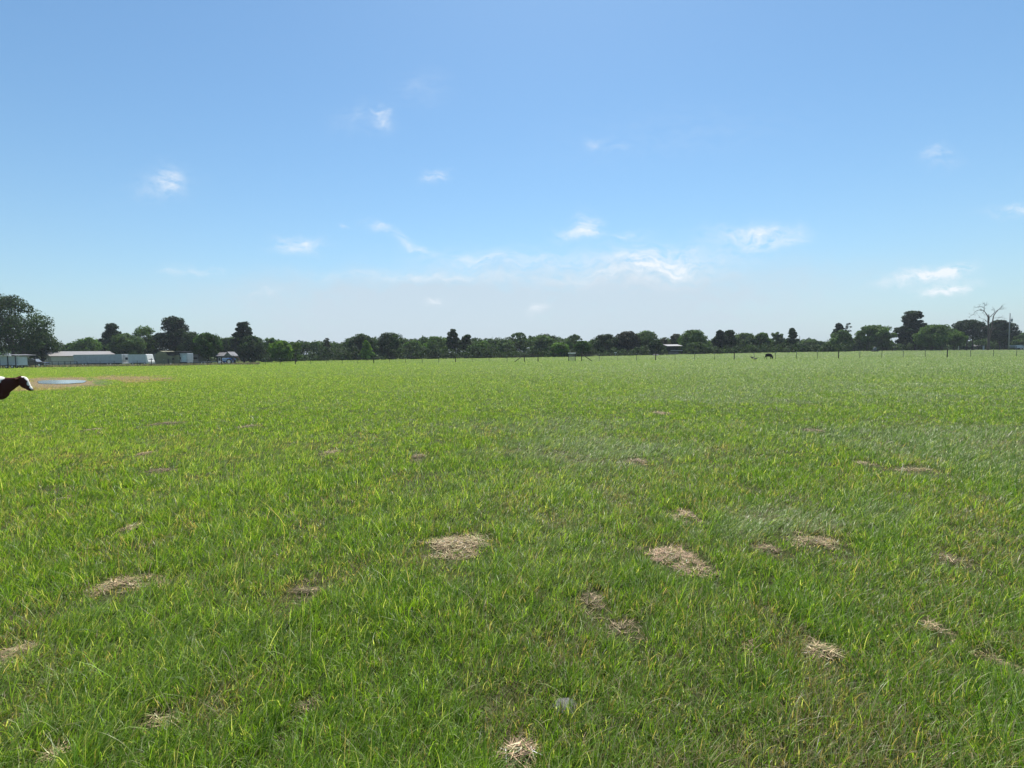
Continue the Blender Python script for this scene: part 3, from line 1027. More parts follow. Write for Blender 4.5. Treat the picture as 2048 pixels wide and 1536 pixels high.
def woods():
    """the continuous wood behind the single trees, and the scrub along its foot"""
    skx = [-260, -100, 0, 110, 135, 200, 300, 440, 530, 575, 610, 640, 680, 710, 800, 850, 880, 950, 1000, 1060, 1110, 1170, 1230, 1320, 1345, 1420, 1500, 1560, 1600, 1650, 1700, 1780, 1900, 1990, 2048, 2150, 2300]
    sky = [640, 640, 690, 703, 694, 682, 680, 680, 684, 686, 690, 683, 686, 680, 680, 682, 680, 684, 684, 676, 678, 684, 682, 682, 685, 682, 674, 682, 684, 684, 684, 684, 684, 684, 676, 670, 665]
    g = np.random.default_rng(5)
    cs, rs, cols = [], [], []
    for i in range(5200):
        px = g.uniform(-250, 2290)
        if px < 120 and px > -100 and g.uniform() < .6:
            continue
        D = g.uniform(186, 204)
        if 1880 < px < 2030:
            D += 15
        b = base(px, D)
        top = np.interp(px, skx, sky)+g.uniform(-7, 2) + 3*math.sin(px*.05)+2*math.sin(px*.13+1)
        h = topz(px, top, D)-b.z
        r = g.uniform(.8, 2.0)
        low = .0 if px < 1880 or px > 2025 else .0
        z = (h*g.uniform(low, 1)**1.15 - r*.7) if i % 2 else h-r*g.uniform(.75, 1.3)
        cs.append((b.x, b.y, b.z+max(.3, z))); rs.append(r)
    V, Q, cc = leaf_cards(np.array(cs), np.array(rs), 60, .44, (.044, .078, .028), 9, .8, .3)
    o = link(bpy.data.objects.new('woodland', np_mesh('woodland', V, Q, M_leaf, cc)))
    o['kind'] = 'stuff'
    tag(o, 'continuous belt of green woods closing the far side of the field', 'woods')
    cs, rs = [], []
    for i in range(1100):
        px = g.uniform(520, 1700)
        D = g.uniform(155, 165)
        if 1330 < px < 1372:
            continue
        b = base(px, D)
        hmax = g.uniform(1.2, 3.2)*(1.3 if 640 < px < 1000 else .8)
        r = g.uniform(.55, 1.1)
        cs.append((b.x, b.y, b.z+g.uniform(.1, 1)*hmax)); rs.append(r)
    V, Q, cc = leaf_cards(np.array(cs), np.array(rs), 60, .30, (.036, .060, .026), 10, .85, .3)
    o = link(bpy.data.objects.new('undergrowth', np_mesh('undergrowth', V, Q, M_leaf, cc)))
    o['kind'] = 'stuff'
    tag(o, 'low scrub and brambles along the foot of the woods', 'scrub')
    # rough dry weeds behind the fence on the left
    n = 26000
    px = g.uniform(-60, 520, n); D = g.uniform(104, 135, n)
    d_ = np.stack([(px-1024)/1050*D, D], 1)
    X, Y = d_[:, 0], d_[:, 1]
    keep = fbm(X*.12, Y*.15, 8) > .40
    X, Y = X[keep], Y[keep]
    n = len(X)
    col = np.where((g.uniform(0, 1, n) < .55)[:, None], np.array([.28, .21, .12]), np.array([.12, .15, .05]))*g.lognormal(0, .3, (n, 1))
    v, q, c = blades(np.stack([X, Y, elev(X, Y)], 1), g.uniform(0, 6.28, n), g.uniform(.15, .5, n), np.full(n, .09), np.full(n, .2), np.full(n, .6), 3, col)
    o = link(bpy.data.objects.new('weeds', np_mesh('weeds', v, q, M_straw, c)))
    o['kind'] = 'stuff'
    tag(o, 'brown dry weeds growing behind the fence below the trailers', 'weeds')
woods()

def dead_tree():
    px, D = 1977, 178
    b = base(px, D)
    s = D/1050
    root = thing('dead_tree', 'tall leafless dead tree with twisted limbs near the right edge', 'tree', b)
    g = random.Random(12)
    zr = lambda py: topz(px, py, D)-b.z
    P = lambda x, y, dy=0: Vector(((x-px)*s, dy, zr(y)))
    # pixel x = 1820 + X/8.98, pixel y = 590 + Y/8.98 of the zoomed photograph
    z = lambda X, Y, dy=0: P(1820+X/8.98, 590+Y/8.98, dy)
    m = MB()
    m.path([z(1400, 1000), z(1405, 900), z(1410, 760), z(1400, 620), z(1385, 500), z(1382, 400), z(1350, 340), z(1300, 280)], [.46, .36, .32, .26, .20, .16, .12, .09], 9)
    m.path([z(1420, 760), z(1455, 600), z(1480, 480, .3), z(1495, 380, .4), z(1530, 320, .3), z(1560, 270)], [.27, .21, .18, .14, .10, .07], 8)
    m.path([z(1392, 560), z(1400, 420), z(1390, 350)], [.17, .16, .14], 7)
    m.build('trunk', M_dead, root, True)
    br = MB()
    mains = [([z(1300, 280), z(1240, 265), z(1180, 275), z(1140, 300), z(1120, 350), z(1090, 362)], .11),
             ([z(1310, 290), z(1300, 230), z(1250, 205), z(1180, 215), z(1110, 235)], .11),
             ([z(1300, 235), z(1310, 195), z(1350, 165)], .07),
             ([z(1410, 400), z(1450, 360), z(1500, 310), z(1560, 265), z(1630, 260)], .13),
             ([z(1500, 415, .3), z(1560, 410), z(1640, 405)], .08),
             ([z(1385, 490), z(1330, 460), z(1280, 475)], .10),
             ([z(1350, 455), z(1290, 430), z(1240, 405)], .06),
             ([z(1480, 480), z(1530, 465), z(1590, 470)], .08),
             ([z(1410, 620), z(1340, 590, -.5), z(1300, 560, -.8)], .09),
             ([z(1450, 640), z(1510, 600, .5), z(1560, 590, .8)], .09),
             ([z(1300, 280), z(1290, 320), z(1310, 350)], .05),
             ([z(1500, 320), z(1490, 270), z(1480, 235)], .06),
             ([z(1560, 265), z(1600, 235), z(1605, 200)], .05)]
    def twigs(p, d, L, r, depth):
        q = p + d*L
        br.path([p, p.lerp(q, .5)+Vector((g.gauss(0, .06), g.gauss(0, .06), g.gauss(0, .06)))*L, q], [r, r*.7, r*.4], 4)
        if depth > 0:
            for _ in range(g.choice((2, 3))):
                nd = (d + Vector((g.gauss(0, .55), g.gauss(0, .55), g.gauss(.1, .5)))).normalized()
                twigs(p.lerp(q, g.uniform(.4, 1)), nd, L*g.uniform(.5, .75), r*.6, depth-1)
    for pts, r in mains:
        k = len(pts)
        r *= .75
        br.path(pts, [r*(1-.7*i/(k-1)) for i in range(k)], 6)
        for i in range(1, k):
            for _ in range(2):
                t = g.uniform(0, 1)
                p = pts[i-1].lerp(pts[i], t)
                d = ((pts[i]-pts[i-1]).normalized() + Vector((g.gauss(0, .8), g.gauss(0, .8), g.gauss(.2, .7)))).normalized()
                twigs(p, d, g.uniform(.5, 1.1), .028, 3)
    br.build('branches', M_dead, root, True)
dead_tree()

# ---------------------------------------------------------------- fence across the field
def fence_z(px):
    return 1/(1/105 + (px-302)*(1/83-1/105)/1732)
def long_fence():
    wood = [302, 443, 590, 747, 910.5, 1048.5, 1076, 1163, 1311, 1468.5, 1677, 1895]
    tp = [98, 130, 154, 174, 200, 228, 274, 328, 357, 386, 415, 471, 501, 530, 560, 621, 652, 684, 715, 779, 811, 844, 877, 944, 978, 1014, 1198.5, 1235.5, 1273,
          1350, 1389.5, 1429, 1509, 1551, 1593, 1635, 1720, 1764, 1807, 1851, 1942, 1988, 2034, 2081, 2130]
    def loc(px):
        D = fence_z(px)
        return base(px, D)
    o0 = loc(1048.5)
    root = thing('wire_fence', 'long wire fence on dark wooden and thin steel posts crossing the field', 'fence', o0)
    mesh_t = None
    g = random.Random(3)
    def post_t():
        m = MB()
        m.box(-.035, .035, -.004, .004, -.15, 1.22)
        m.box(-.006, .006, .004, .04, -.15, 1.22)
        return m
    def post_w():
        m = MB()
        m.path([(0, 0, -.2), (.01, 0, .6), (0, .01, 1.38), (0, .01, 1.42)], [.075, .07, .066, .045], 10)
        return m
    first_t = first_w = None
    for kind, lst in (('t', tp), ('w', wood)):
        for px in lst:
            if kind == 't':
                if first_t is None:
                    first_t = post_t().build('post', M_tpost, root)
                    tip = MB()
                    tip.box(-.037, .037, -.007, .043, 1.12, 1.225)
                    first_tip = tip.build('post_tip', M_offwhite, first_t)
                    o = first_t
                else:
                    o = link(first_t.copy(), root)
                    link(first_tip.copy(), o)
            else:
                if first_w is None:
                    first_w = post_w().build('post', M_wood, root, True)
                    o = first_w
                else:
                    o = link(first_w.copy(), root)
            p = loc(px)-o0
            o.location = p
            o.rotation_euler = (g.gauss(0, .02), g.gauss(0, .03), g.uniform(-.5, .5))
            o.scale.z = (1.16 if px == 302 else 1.0)*g.uniform(.95, 1.04)
    for (a, b) in ((1046.5, 1029), (1165, 1184)):
        pa, pb = loc(a)-o0, loc(b)-o0
        m = MB()
        m.tube(pa+Vector((0, 0, 1.18)), pb+Vector((0, 0, 0)), .055, .06, 8)
        m.build('brace', M_wood, root, True)
    pa, pb = loc(1048.5)-o0, loc(1076)-o0
    m = MB()
    m.tube(pa+Vector((0, 0, 1.2)), pb+Vector((0, 0, 1.2)), .045, .045, 8)
    m.build('brace', M_wood, root, True)
    m = MB()
    allp = sorted(tp+wood)
    parts = (MB(), MB())
    for hgt in (.25, .5, .75, 1.0, 1.18):
        pts = [loc(px)-o0+Vector((0, 0, hgt)) for px in allp]
        seg = []
        for i in range(len(pts)-1):
            if allp[i] == 1076:
                continue
            mid = (pts[i]+pts[i+1])/2-Vector((0, 0, .03))
            parts[int(allp[i] > 1076)].path([pts[i], mid, pts[i+1]], [.006]*3, 4, False)
    for m in parts:
        m.build('wire', M_wire, root)
    # walk gate
    a, b = loc(1137), loc(1150.5)
    w = (b-a).length
    gt = thing('walk_gate', 'small white-topped metal gate frame with wire mesh in the long fence', 'gate', a, math.atan2(b.y-a.y, b.x-a.x))
    for x in (0, w):
        m = MB()
        m.box(x-.05, x+.05, -.05, .05, -.1, 1.36)
        m.build('post', M_blackiron, gt)
    m = MB()
    m.box(-.10, w+.10, -.14, .14, 1.363, 1.49)
    m.build('top_bar', M_white, gt, bevel=.02)
    m = MB()
    m.box(.06, w-.06, -.015, .015, .80, .86)
    m.box(.06, w-.06, -.015, .015, .18, .23)
    m.box(.06, w-.06, -.015, .015, 1.25, 1.30)
    m.build('rail', M_palepole, gt)
    m = MB()
    k = int((w-.14)/.07)
    for i in range(k+1):
        x = .07+i*(w-.14)/k
        m.tube((x, 0, .2), (x, 0, 1.27), .008, .008, 4)
    for i in range(14):
        z = .27+i*.07
        m.tube((.07, .02, z), (w-.07, .02, z), .007, .007, 4)
    m.build('mesh_panel', M_palepole, gt)
long_fence()

# ---------------------------------------------------------------- animals
def ring(c, axis, hw, hh, n=16):
    """ellipse across the axis lying in the xz plane"""
    a = Vector(axis).normalized()
    side = Vector((0, 1, 0))
    up = a.cross(side)
    out = []
    for k in range(n):
        t = 2*math.pi*k/n
        out.append(Vector(c) + side*hw*math.cos(t) + up*hh*math.sin(t))
    return out
def loft(m, secs, n=16):
    """secs: (x, y, z, half width, half height)"""
    pts = [Vector(s[:3]) for s in secs]
    base_i = len(m.v)
    vs, fs = [], []
    for i, s in enumerate(secs):
        d = pts[min(i+1, len(pts)-1)]-pts[max(0, i-1)]
        d.y = 0
        if d.length < 1e-5:
            d = Vector((1, 0, 0))
        vs += ring(pts[i], d, s[3], s[4], n)
    for i in range(len(secs)-1):
        for k in range(n):
            k2 = (k+1) % n
            fs.append((i*n+k, i*n+k2, (i+1)*n+k2, (i+1)*n+k))
    fs.append(tuple(range(n-1, -1, -1)))
    fs.append(tuple(range((len(secs)-1)*n, len(secs)*n)))
    m.add(vs, fs)
def beast(name, label, cat, loc, rz, body, neckhead, legs, ears, tail, material, voxel=.022, scale=1.0):
    root = thing(name, label, cat, loc, rz, None, scale)
    m = MB()
    loft(m, body, 20)
    loft(m, neckhead, 18)
    for lg in legs:
        loft(m, lg, 12)
    for e in ears:
        m.path(e[0], e[1], 8)
    m.path(tail[0], tail[1], 8)
    o = m.build('body', material, root, True)
    r = o.modifiers.new('remesh', 'REMESH')
    r.mode = 'VOXEL'
    r.voxel_size = voxel
    r.use_smooth_shade = True
    s = o.modifiers.new('smooth', 'SMOOTH')
    s.iterations = 4
    s.factor = .5
    return root
def hide_mat(name, base_c, patches, patch_c=(.78, .74, .66)):
    m, nt, p = new_mat(name)
    N, L = nt.nodes.new, nt.links.new
    tc = N('ShaderNodeTexCoord')
    nz = N('ShaderNodeTexNoise')
    nz.inputs['Scale'].default_value = 11
    nz.inputs['Detail'].default_value = 5
    L(tc.outputs['Object'], nz.inputs['Vector'])
    acc = None
    for (c, rad) in patches:
        mp = N('ShaderNodeVectorMath'); mp.operation = 'SUBTRACT'
        L(tc.outputs['Object'], mp.inputs[0]); mp.inputs[1].default_value = c
        dv = N('ShaderNodeVectorMath'); dv.operation = 'DIVIDE'
        L(mp.outputs[0], dv.inputs[0]); dv.inputs[1].default_value = rad
        ln = N('ShaderNodeVectorMath'); ln.operation = 'LENGTH'
        L(dv.outputs[0], ln.inputs[0])
        if acc is None:
            acc = ln.outputs['Value']
        else:
            mn = N('ShaderNodeMath'); mn.operation = 'MINIMUM'
            L(acc, mn.inputs[0]); L(ln.outputs['Value'], mn.inputs[1])
            acc = mn.outputs[0]
    ad = N('ShaderNodeMath'); ad.operation = 'MULTIPLY_ADD'
    L(nz.outputs['Fac'], ad.inputs[0]); ad.inputs[1].default_value = .9
    L(acc, ad.inputs[2])
    rp = N('ShaderNodeValToRGB')
    rp.color_ramp.elements[0].position = .0
    mr = N('ShaderNodeMapRange')
    mr.inputs['From Min'].default_value = 1.40
    mr.inputs['From Max'].default_value = 1.50
    L(ad.outputs[0], mr.inputs['Value'])
    mx = N('ShaderNodeMix'); mx.data_type = 'RGBA'
    L(mr.outputs[0], mx.inputs['Factor'])
    mx.inputs['A'].default_value = (*patch_c, 1)
    mx.inputs['B'].default_value = (*base_c, 1)
    L(mx.outputs['Result'], p.inputs['Base Color'])
    p.inputs['Roughness'].default_value = .75
    p.inputs['Specular IOR Level'].default_value = .12
    nt.nodes.remove(rp)
    return m
def cow():
    D = 15.4
    loc = base(0, D)
    loc.z = 0
    hide = hide_mat('red_and_white_hide', (.062, .015, .010),
                    [((.735, 0, 1.04), (.055, .055, .12)), ((.80, 0, .93), (.05, .05, .10)), ((.86, 0, .82), (.045, .05, .07)), ((.66, 0, 1.15), (.05, .06, .05)),
                     ((.0, 0, 1.10), (.14, .3, .16)), ((-.5, 0, 1.2), (.2, .2, .1)), ((-.95, -.2, .75), (.2, .3, .25))])
    body = [(-1.42, 0, .93, .06, .08), (-1.38, 0, .93, .14, .18), (-1.25, 0, .90, .22, .27), (-1.0, 0, .86, .27, .31), (-.7, 0, .82, .31, .35),
            (-.4, 0, .81, .31, .36), (-.15, 0, .82, .27, .36), (.02, 0, .82, .22, .335), (.12, 0, .82, .15, .27)]
    nh = [(-.12, 0, .86, .19, .27), (.06, 0, .88, .155, .265), (.20, 0, .92, .12, .215), (.34, 0, .965, .095, .165), (.48, 0, 1.01, .085, .125), (.565, 0, 1.05, .085, .125),
          (.62, 0, 1.03, .10, .145), (.66, 0, .965, .095, .15), (.705, 0, .90, .08, .13), (.755, 0, .85, .064, .10), (.80, 0, .805, .056, .08), (.838, 0, .768, .058, .066), (.862, 0, .742, .045, .048)]
    legs = []
    for s in (-1, 1):
        fx = -.30 if s < 0 else -.42
        legs.append([(fx, s*.15, .70, .08, .12), (fx, s*.15, .52, .06, .075), (fx+.01, s*.15, .36, .045, .05), (fx, s*.15, .30, .045, .05), (fx, s*.15, .14, .03, .033), (fx+.02, s*.15, .07, .042, .045), (fx+.03, s*.15, .0, .045, .055)])
        hx = -1.12 if s < 0 else -1.25
        legs.append([(hx+.06, s*.15, .80, .09, .18), (hx+.08, s*.16, .62, .08, .14), (hx-.02, s*.16, .45, .05, .075), (hx-.09, s*.16, .36, .042, .055), (hx-.07, s*.16, .15, .033, .036), (hx-.03, s*.16, .07, .043, .046), (hx-.02, s*.16, .0, .046, .056)])
    ears = [([(.555, s*.07, 1.07), (.52, s*.15, 1.075), (.47, s*.22, 1.04)], [.035, .062, .014]) for s in (-1, 1)]
    tail = ([(-1.38, 0, 1.02), (-1.46, 0, .92), (-1.47, 0, .6), (-1.45, 0, .35), (-1.45, 0, .25)], [.04, .03, .022, .035, .015])
    root = beast('cow', 'dark red cow with white face stripe and white shoulder patch, cut by the left edge', 'cow', loc, 0, body, nh, legs, ears, tail, hide)
    for s in (-1, 1):
        m = MB()
        loft(m, [(.672, s*.083, .995, .004, .006), (.680, s*.088, .985, .012, .017), (.690, s*.083, .972, .004, .006)], 8)
        m.build('eye', M_bird, root, True)
    m = MB()
    m.path([(.885, -.035, .745), (.895, 0, .75), (.885, .035, .745)], [.012, .018, .012], 8)
    m.build('nose', M_bird, root, True)
cow()
def calf():
    D = fence_z(1538)-1.5
    loc = base(1538, D)
    hide = mat('black_hide', (.005, .005, .006), .85, .3, 8, spec=.08)
    body = [(-.58, 0, .68, .05, .08), (-.55, 0, .70, .12, .17), (-.40, 0, .72, .19, .24), (-.1, 0, .73, .23, .27), (.2, 0, .70, .22, .27), (.38, 0, .65, .18, .25), (.48, 0, .60, .12, .19)]
    nh = [(.34, 0, .62, .14, .22), (.50, 0, .52, .11, .19), (.60, 0, .40, .09, .14), (.64, 0, .30, .09, .12), (.64, 0, .20, .075, .10), (.63, 0, .12, .055, .07), (.62, 0, .06, .05, .055)]
    legs = [[(-.48, .1, .62, .07, .13), (-.54, .1, .45, .05, .08), (-.64, .1, .30, .035, .045), (-.66, .1, .14, .03, .03), (-.68, .1, 0, .035, .045)],
            [(-.42, -.1, .62, .07, .13), (-.42, -.1, .45, .05, .08), (-.50, -.1, .28, .035, .045), (-.46, -.1, .12, .03, .03), (-.45, -.1, 0, .035, .045)],
            [(.24, -.1, .58, .07, .1), (.25, -.1, .38, .045, .05), (.25, -.1, .18, .03, .032), (.27, -.1, 0, .035, .045)],
            [(.36, .1, .58, .07, .1), (.40, .1, .38, .045, .05), (.44, .1, .18, .03, .032), (.46, .1, 0, .035, .045)]]
    ears = [([(.62, s*.06, .36), (.60, s*.13, .37), (.57, s*.17, .34)], [.02, .035, .01]) for s in (-1, 1)]
    tail = ([(-.56, 0, .80), (-.62, 0, .70), (-.63, 0, .45), (-.62, 0, .32)], [.03, .022, .018, .02])
    beast('calf', 'black calf grazing head down before the long fence on the right', 'calf', loc, R_(6), body, nh, legs, ears, tail, hide, .02, .98)
calf()
def bird(px, D, rz, name, label, up):
    loc = base(px, D)
    root = thing(name, label, 'bird', loc, rz)
    m = MB()
    z = .30 if up else .16
    loft(m, [(-.34, 0, z-.04, .03, .01), (-.22, 0, z, .08, .05), (-.05, 0, z+.05, .12, .10), (.1, 0, z+.08, .11, .11), (.18, 0, z+.12, .06, .07)], 12)
    hz = z+.32 if up else z+.05
    loft(m, [(.14, 0, z+.08, .05, .05), (.20, 0, (z+hz)/2+.02, .03, .03), (.22, 0, hz, .04, .04), (.28, 0, hz, .035, .035), (.36, 0, hz-.02, .01, .012)], 10)
    if up:
        for s in (-1, 1):
            m.path([(0, s*.05, z), (.02, s*.05, z*.5), (.01, s*.05, 0)], [.025, .012, .015], 6)
    o = m.build('body', M_bird, root, True)
    r = o.modifiers.new('remesh', 'REMESH'); r.mode = 'VOXEL'; r.voxel_size = .02; r.use_smooth_shade = True
bird(1505, 84, R_(170), 'vulture', 'dark bird standing upright in the grass left of the black calf', True)
bird(1511.5, 82, R_(10), 'vulture', 'dark bird crouching low just right of the upright bird', False)

# ---------------------------------------------------------------- buildings and vehicles on the left
def ground_root(name, label, cat, px, D, rz=0):
    return thing(name, label, cat, base(px, D), rz)
def window(parent, x0, x1, z0, z1, y, frame=M_offwhite, panes=1, fw=.05, side=-1):
    f = MB()
    f.box(x0-fw, x1+fw, y-.04, y+.01, z0-fw, z0); f.box(x0-fw, x1+fw, y-.04, y+.01, z1, z1+fw)
    f.box(x0-fw, x0, y-.04, y+.01, z0, z1); f.box(x1, x1+fw, y-.04, y+.01, z0, z1)
    for i in range(1, panes):
        x = x0+(x1-x0)*i/panes
        f.box(x-fw/2, x+fw/2, y-.035, y+.005, z0, z1)
    w = f.build('window', frame, parent)
    g = MB()
    g.box(x0, x1, y-.015, y+.005, z0, z1)
    g.build('pane', M_glass, w)
    return w
def house():
    rz = R_(58)
    r = ground_root('house', 'long low beige house with a pale metal roof at the left, behind the trailers', 'house', 103, 131, rz)
    Lh, Dp, He, Hr = 13.5, 8.0, 2.45, 3.55
    m = MB()
    # walls (front faces the field) with gable ends
    m.prism_x([(0, -.3), (Dp, -.3), (Dp, He), (Dp/2, Hr-.08), (0, He)], 0, Lh)
    m.build('wall', M_beige, r)
    m = MB()
    t = .12
    m.prism_x([(-.45, He-.10), (Dp/2, Hr), (Dp+.45, He-.10), (Dp+.45, He+.02), (Dp/2, Hr+t), (-.45, He+.02)], -.45, Lh+.45)
    m.build('roof', M_roofpale, r)
    window(r, 5.9, 6.7, .95, 2.0, -.002)
    m = MB(); m.box(4.55, 5.35, -.05, -.003, .1, 2.1); d = m.build('door', M_darkwood, r)
    m = MB(); m.box(5.22, 5.29, -.10, -.052, 1.0, 1.08); m.build('handle', M_steel, d)
    # gable end window group, on the wall at local x = 0
    f = MB()
    for k in range(3):
        y0 = 2.2+k*1.35
        f.box(-.05, -.003, y0-.08, y0+1.13, .72, .80); f.box(-.05, -.003, y0-.08, y0+1.13, 1.9, 1.98)
        f.box(-.05, -.003, y0-.08, y0, .8, 1.9); f.box(-.05, -.003, y0+1.05, y0+1.13, .8, 1.9)
    w = f.build('window', M_greywood, r)
    g = MB()
    for k in range(3):
        y0 = 2.2+k*1.35
        g.box(-.03, -.004, y0, y0+1.05, .8, 1.9)
    g.build('pane', M_glass, w)
    m = MB(); m.box(0.6, 12.8, -.06, -.003, -.3, .25); m.build('skirting', M_greywood, r)
    m = MB()
    m.box(3.9, 6.1, -1.7, -.07, .0, .35); m.box(4.3, 5.6, -2.1, -1.71, .0, .18)
    m.build('porch_step', M_greywood, r)
house()
def rv(px0, px1, D, top, label, side_m, end_m, depth, wheels, ladder=False, nose=False, name='travel_trailer', windows=(), skirt=.62):
    b = base(px1, D)
    r = thing(name, label, 'trailer' if name != 'motorhome' else 'motorhome', b)
    Lx = (px1-px0)*D/1050
    Ht = topz(px1, top, D)-b.z
    m = MB()
    m.prism([(-Lx, skirt+.15), (-Lx+.25, skirt), (-.02, skirt), (-.02, Ht-.05), (-Lx+.12, Ht-.05), (-Lx, Ht-.25)], 0, depth)
    m.build('body', side_m, r, bevel=.05)
    m = MB()
    m.prism([(-Lx-.04, Ht-.25), (-Lx+.1, Ht-.045), (.02, Ht-.045), (.02, Ht+.03), (-Lx+.08, Ht+.03)], -.04, depth+.04)
    m.build('roof', M_offwhite, r)
    m = MB()
    if nose:
        m.prism([(.0, skirt-.15), (.62, skirt-.1), (.68, .9), (.50, 1.35), (.22, Ht-.05), (.0, Ht)], -.02, depth+.02)
    else:
        m.box(.0, .09, -.01, depth+.01, skirt-.15, Ht-.05)
    e = m.build('front_cap' if nose else 'rear_panel', end_m, r, bevel=.04)
    if nose:
        m = MB()
        m.add([(.505, .35, 1.38), (.505, depth-.35, 1.38), (.335, depth-.35, 1.95), (.335, .35, 1.95)], [(0, 1, 2, 3)])
        m.add([(.50, .35, 1.38), (.50, depth-.35, 1.38), (.33, depth-.35, 1.95), (.33, .35, 1.95)], [(3, 2, 1, 0)])
        m.build('windscreen', M_glass, r)
        for y in (.3, depth-.3):
            m = MB(); m.tube((.64, y, .72), (.70, y, .72), .09, .09, 10)
            m.build('headlight', M_steel, r)
        m = MB(); m.box(.64, .76, .0, depth, .42, .6); m.build('bumper', M_offwhite, r)
    if ladder:
        m = MB()
        for y in (.5, .95):
            m.tube((.2, y, .7), (.2, y, Ht+.05), .03, .03, 6)
        for k in range(6):
            m.tube((.2, .5, .9+k*.33), (.2, .95, .9+k*.33), .022, .022, 6)
        m.build('ladder', M_palepole, r)
        window(r, 0, .01, 0, .01, 0) if False else None
        m = MB(); m.box(.092, .10, 1.2, 2.0, 1.4, 2.0); m.build('window', M_glass, r)
        m = MB(); m.box(.1, .32, .0, depth, .42, .58); m.build('bumper', M_offwhite, r)
    m = MB(); m.box(-Lx+.4, -.2, .25, depth-.25, skirt-.22, skirt-.01); m.build('chassis', M_blackiron, r)
    for x in wheels:
        for y in (.12, depth-.12):
            wheel(r, x, y, .36)
    for (x0, x1, z0, z1) in windows:
        window(r, x0, x1, z0, z1, -.003, M_offwhite)
    return r
rv(147, 243, 131, 708.5, 'long blue-grey travel trailer with a ladder on its white end, nearest the house', M_greyside, M_offwhite, 2.5, (-9.8, -9.0, -3.6, -2.8), ladder=True, windows=())
rv(256, 291, 131, 708.5, 'shorter white motorhome with a sloping white front, right of the long trailer', M_lightside, M_white, 2.4, (-3.3, -.35), nose=True, name='motorhome')  # side greyer than the front: its shade is put into the colour
def shed_simple(px0, px1, D, top, depth, label, wall, roofm, name='shed', drop=.25):
    b = base(px0, D)
    r = thing(name, label, 'shed', b)
    w = (px1-px0)*D/1050
    h = topz(px0, top, D)-b.z
    m = MB(); m.prism([(0, -.1), (w, -.1), (w, h-.06), (0, h-.06-drop)], 0, depth); m.build('wall', wall, r)
    m = MB(); m.prism([(-.15, h-.055-drop-.02), (w+.15, h-.035), (w+.15, h+.03), (-.15, h+.05-drop)], -.2, depth+.2); m.build('roof', roofm, r)
    return r, w, h
r, w, h = shed_simple(302, 313, 140, 707.5, 3, 'narrow grey lean-to shed squeezed between the motorhome and the olive barn', M_greywood, M_rooftin)
m = MB(); m.box(.3, 1.1, -.03, -.003, .1, 1.7); m.build('door', M_darkwood, r)
def barn():
    D = 128
    b = base(311, D)
    s = D/1050
    r = thing('tarp_barn', 'olive tarp-covered barn with a bent roofline, right of the motorhome', 'barn', b)
    z = lambda py: topz(311, py, D)-b.z
    m = MB()
    m.prism([(0, -.1), (34*s, -.1), (34*s, z(712)), (24*s, z(711.5)), (20*s, z(704.8)), (9*s, z(702)), (0, z(708.5))], 0, 5)
    m.build('wall', M_olive, r)
    m = MB()
    m.prism([(34.1*s, -.1), (44*s, -.1), (44*s, z(711)), (34.1*s, z(712))], .3, 4.8)
    m.build('side_bay', M_olive, r)
    m = MB()
    m.prism([(24.2*s, z(711.3)), (44.5*s, z(711)+.02), (42*s, z(704.5)), (31*s, z(704.3)), (20.4*s, z(704.6))], .25, 5.1)
    m.build('roof', M_darkroof, r)
    m = MB()
    m.prism([(18*s, z(704.3)), (48*s, z(703.9)), (48*s, z(703.3)), (18*s, z(703.7))], -.1, 5.2)
    m.build('roof_edge', M_rooftin, r)
    m = MB(); m.box(24*s, 27*s, -.04, -.003, .2, 1.5); m.build('door', M_darkwood, r)
    m = MB(); m.box(33*s-.05, 33*s+.5, -.03, -.003, 1.2, 1.7); m.build('window', M_glass, r)
barn()
r = rv(353.5, 374, 129, 706.5, 'boxy light grey cargo trailer with a pale tall door, right of the olive barn', M_lightside, M_greyside, 2.4, (-1.9,), name='cargo_trailer')
s_ = 129/1050
m = MB(); m.box(-9.6*s_, -.3, -.05, -.003, .75, 2.35); d = m.build('door', mat('pale_blue_door', (.50, .60, .66), .4, .05), r)
m = MB(); m.box(-8.6*s_, -5.6*s_, -.065, -.052, 1.98, 2.2); m.box(-4.6*s_, -1.0, -.065, -.052, 1.98, 2.2); m.build('pane', M_white, d)
window(r, -17*s_, -12.5*s_, 1.35, 1.85, -.003, M_greywood)
r, w, h = shed_simple(380, 396, 136, 709, 3, 'weathered grey open-topped shed between the cargo trailer and the young tree', M_greywood, M_rooftin, drop=.1)
m = MB(); m.box(.15, w-.15, -.03, -.003, 1.35, 1.85); m.build('opening_shade', M_darkroof, r)  # dark panel on the wall, painted as the shade inside a gap
def flatbed():
    b = base(386, 122)
    r = thing('flatbed_trailer', 'low empty flatbed trailer in front of the grey sheds', 'trailer', b)
    m = MB(); m.box(0, 4.4, 0, 1.9, .55, .67); m.build('deck', M_palepole, r)
    m = MB()
    for y in (.05, 1.8):
        m.box(-.9, 4.3, y, y+.08, .45, .547)
    m.build('chassis', M_blackiron, r)
    for x in (2.0, 2.8):
        for y in (-.1, 2.0):
            wheel(r, x, y, .32, .32, .2)
flatbed()
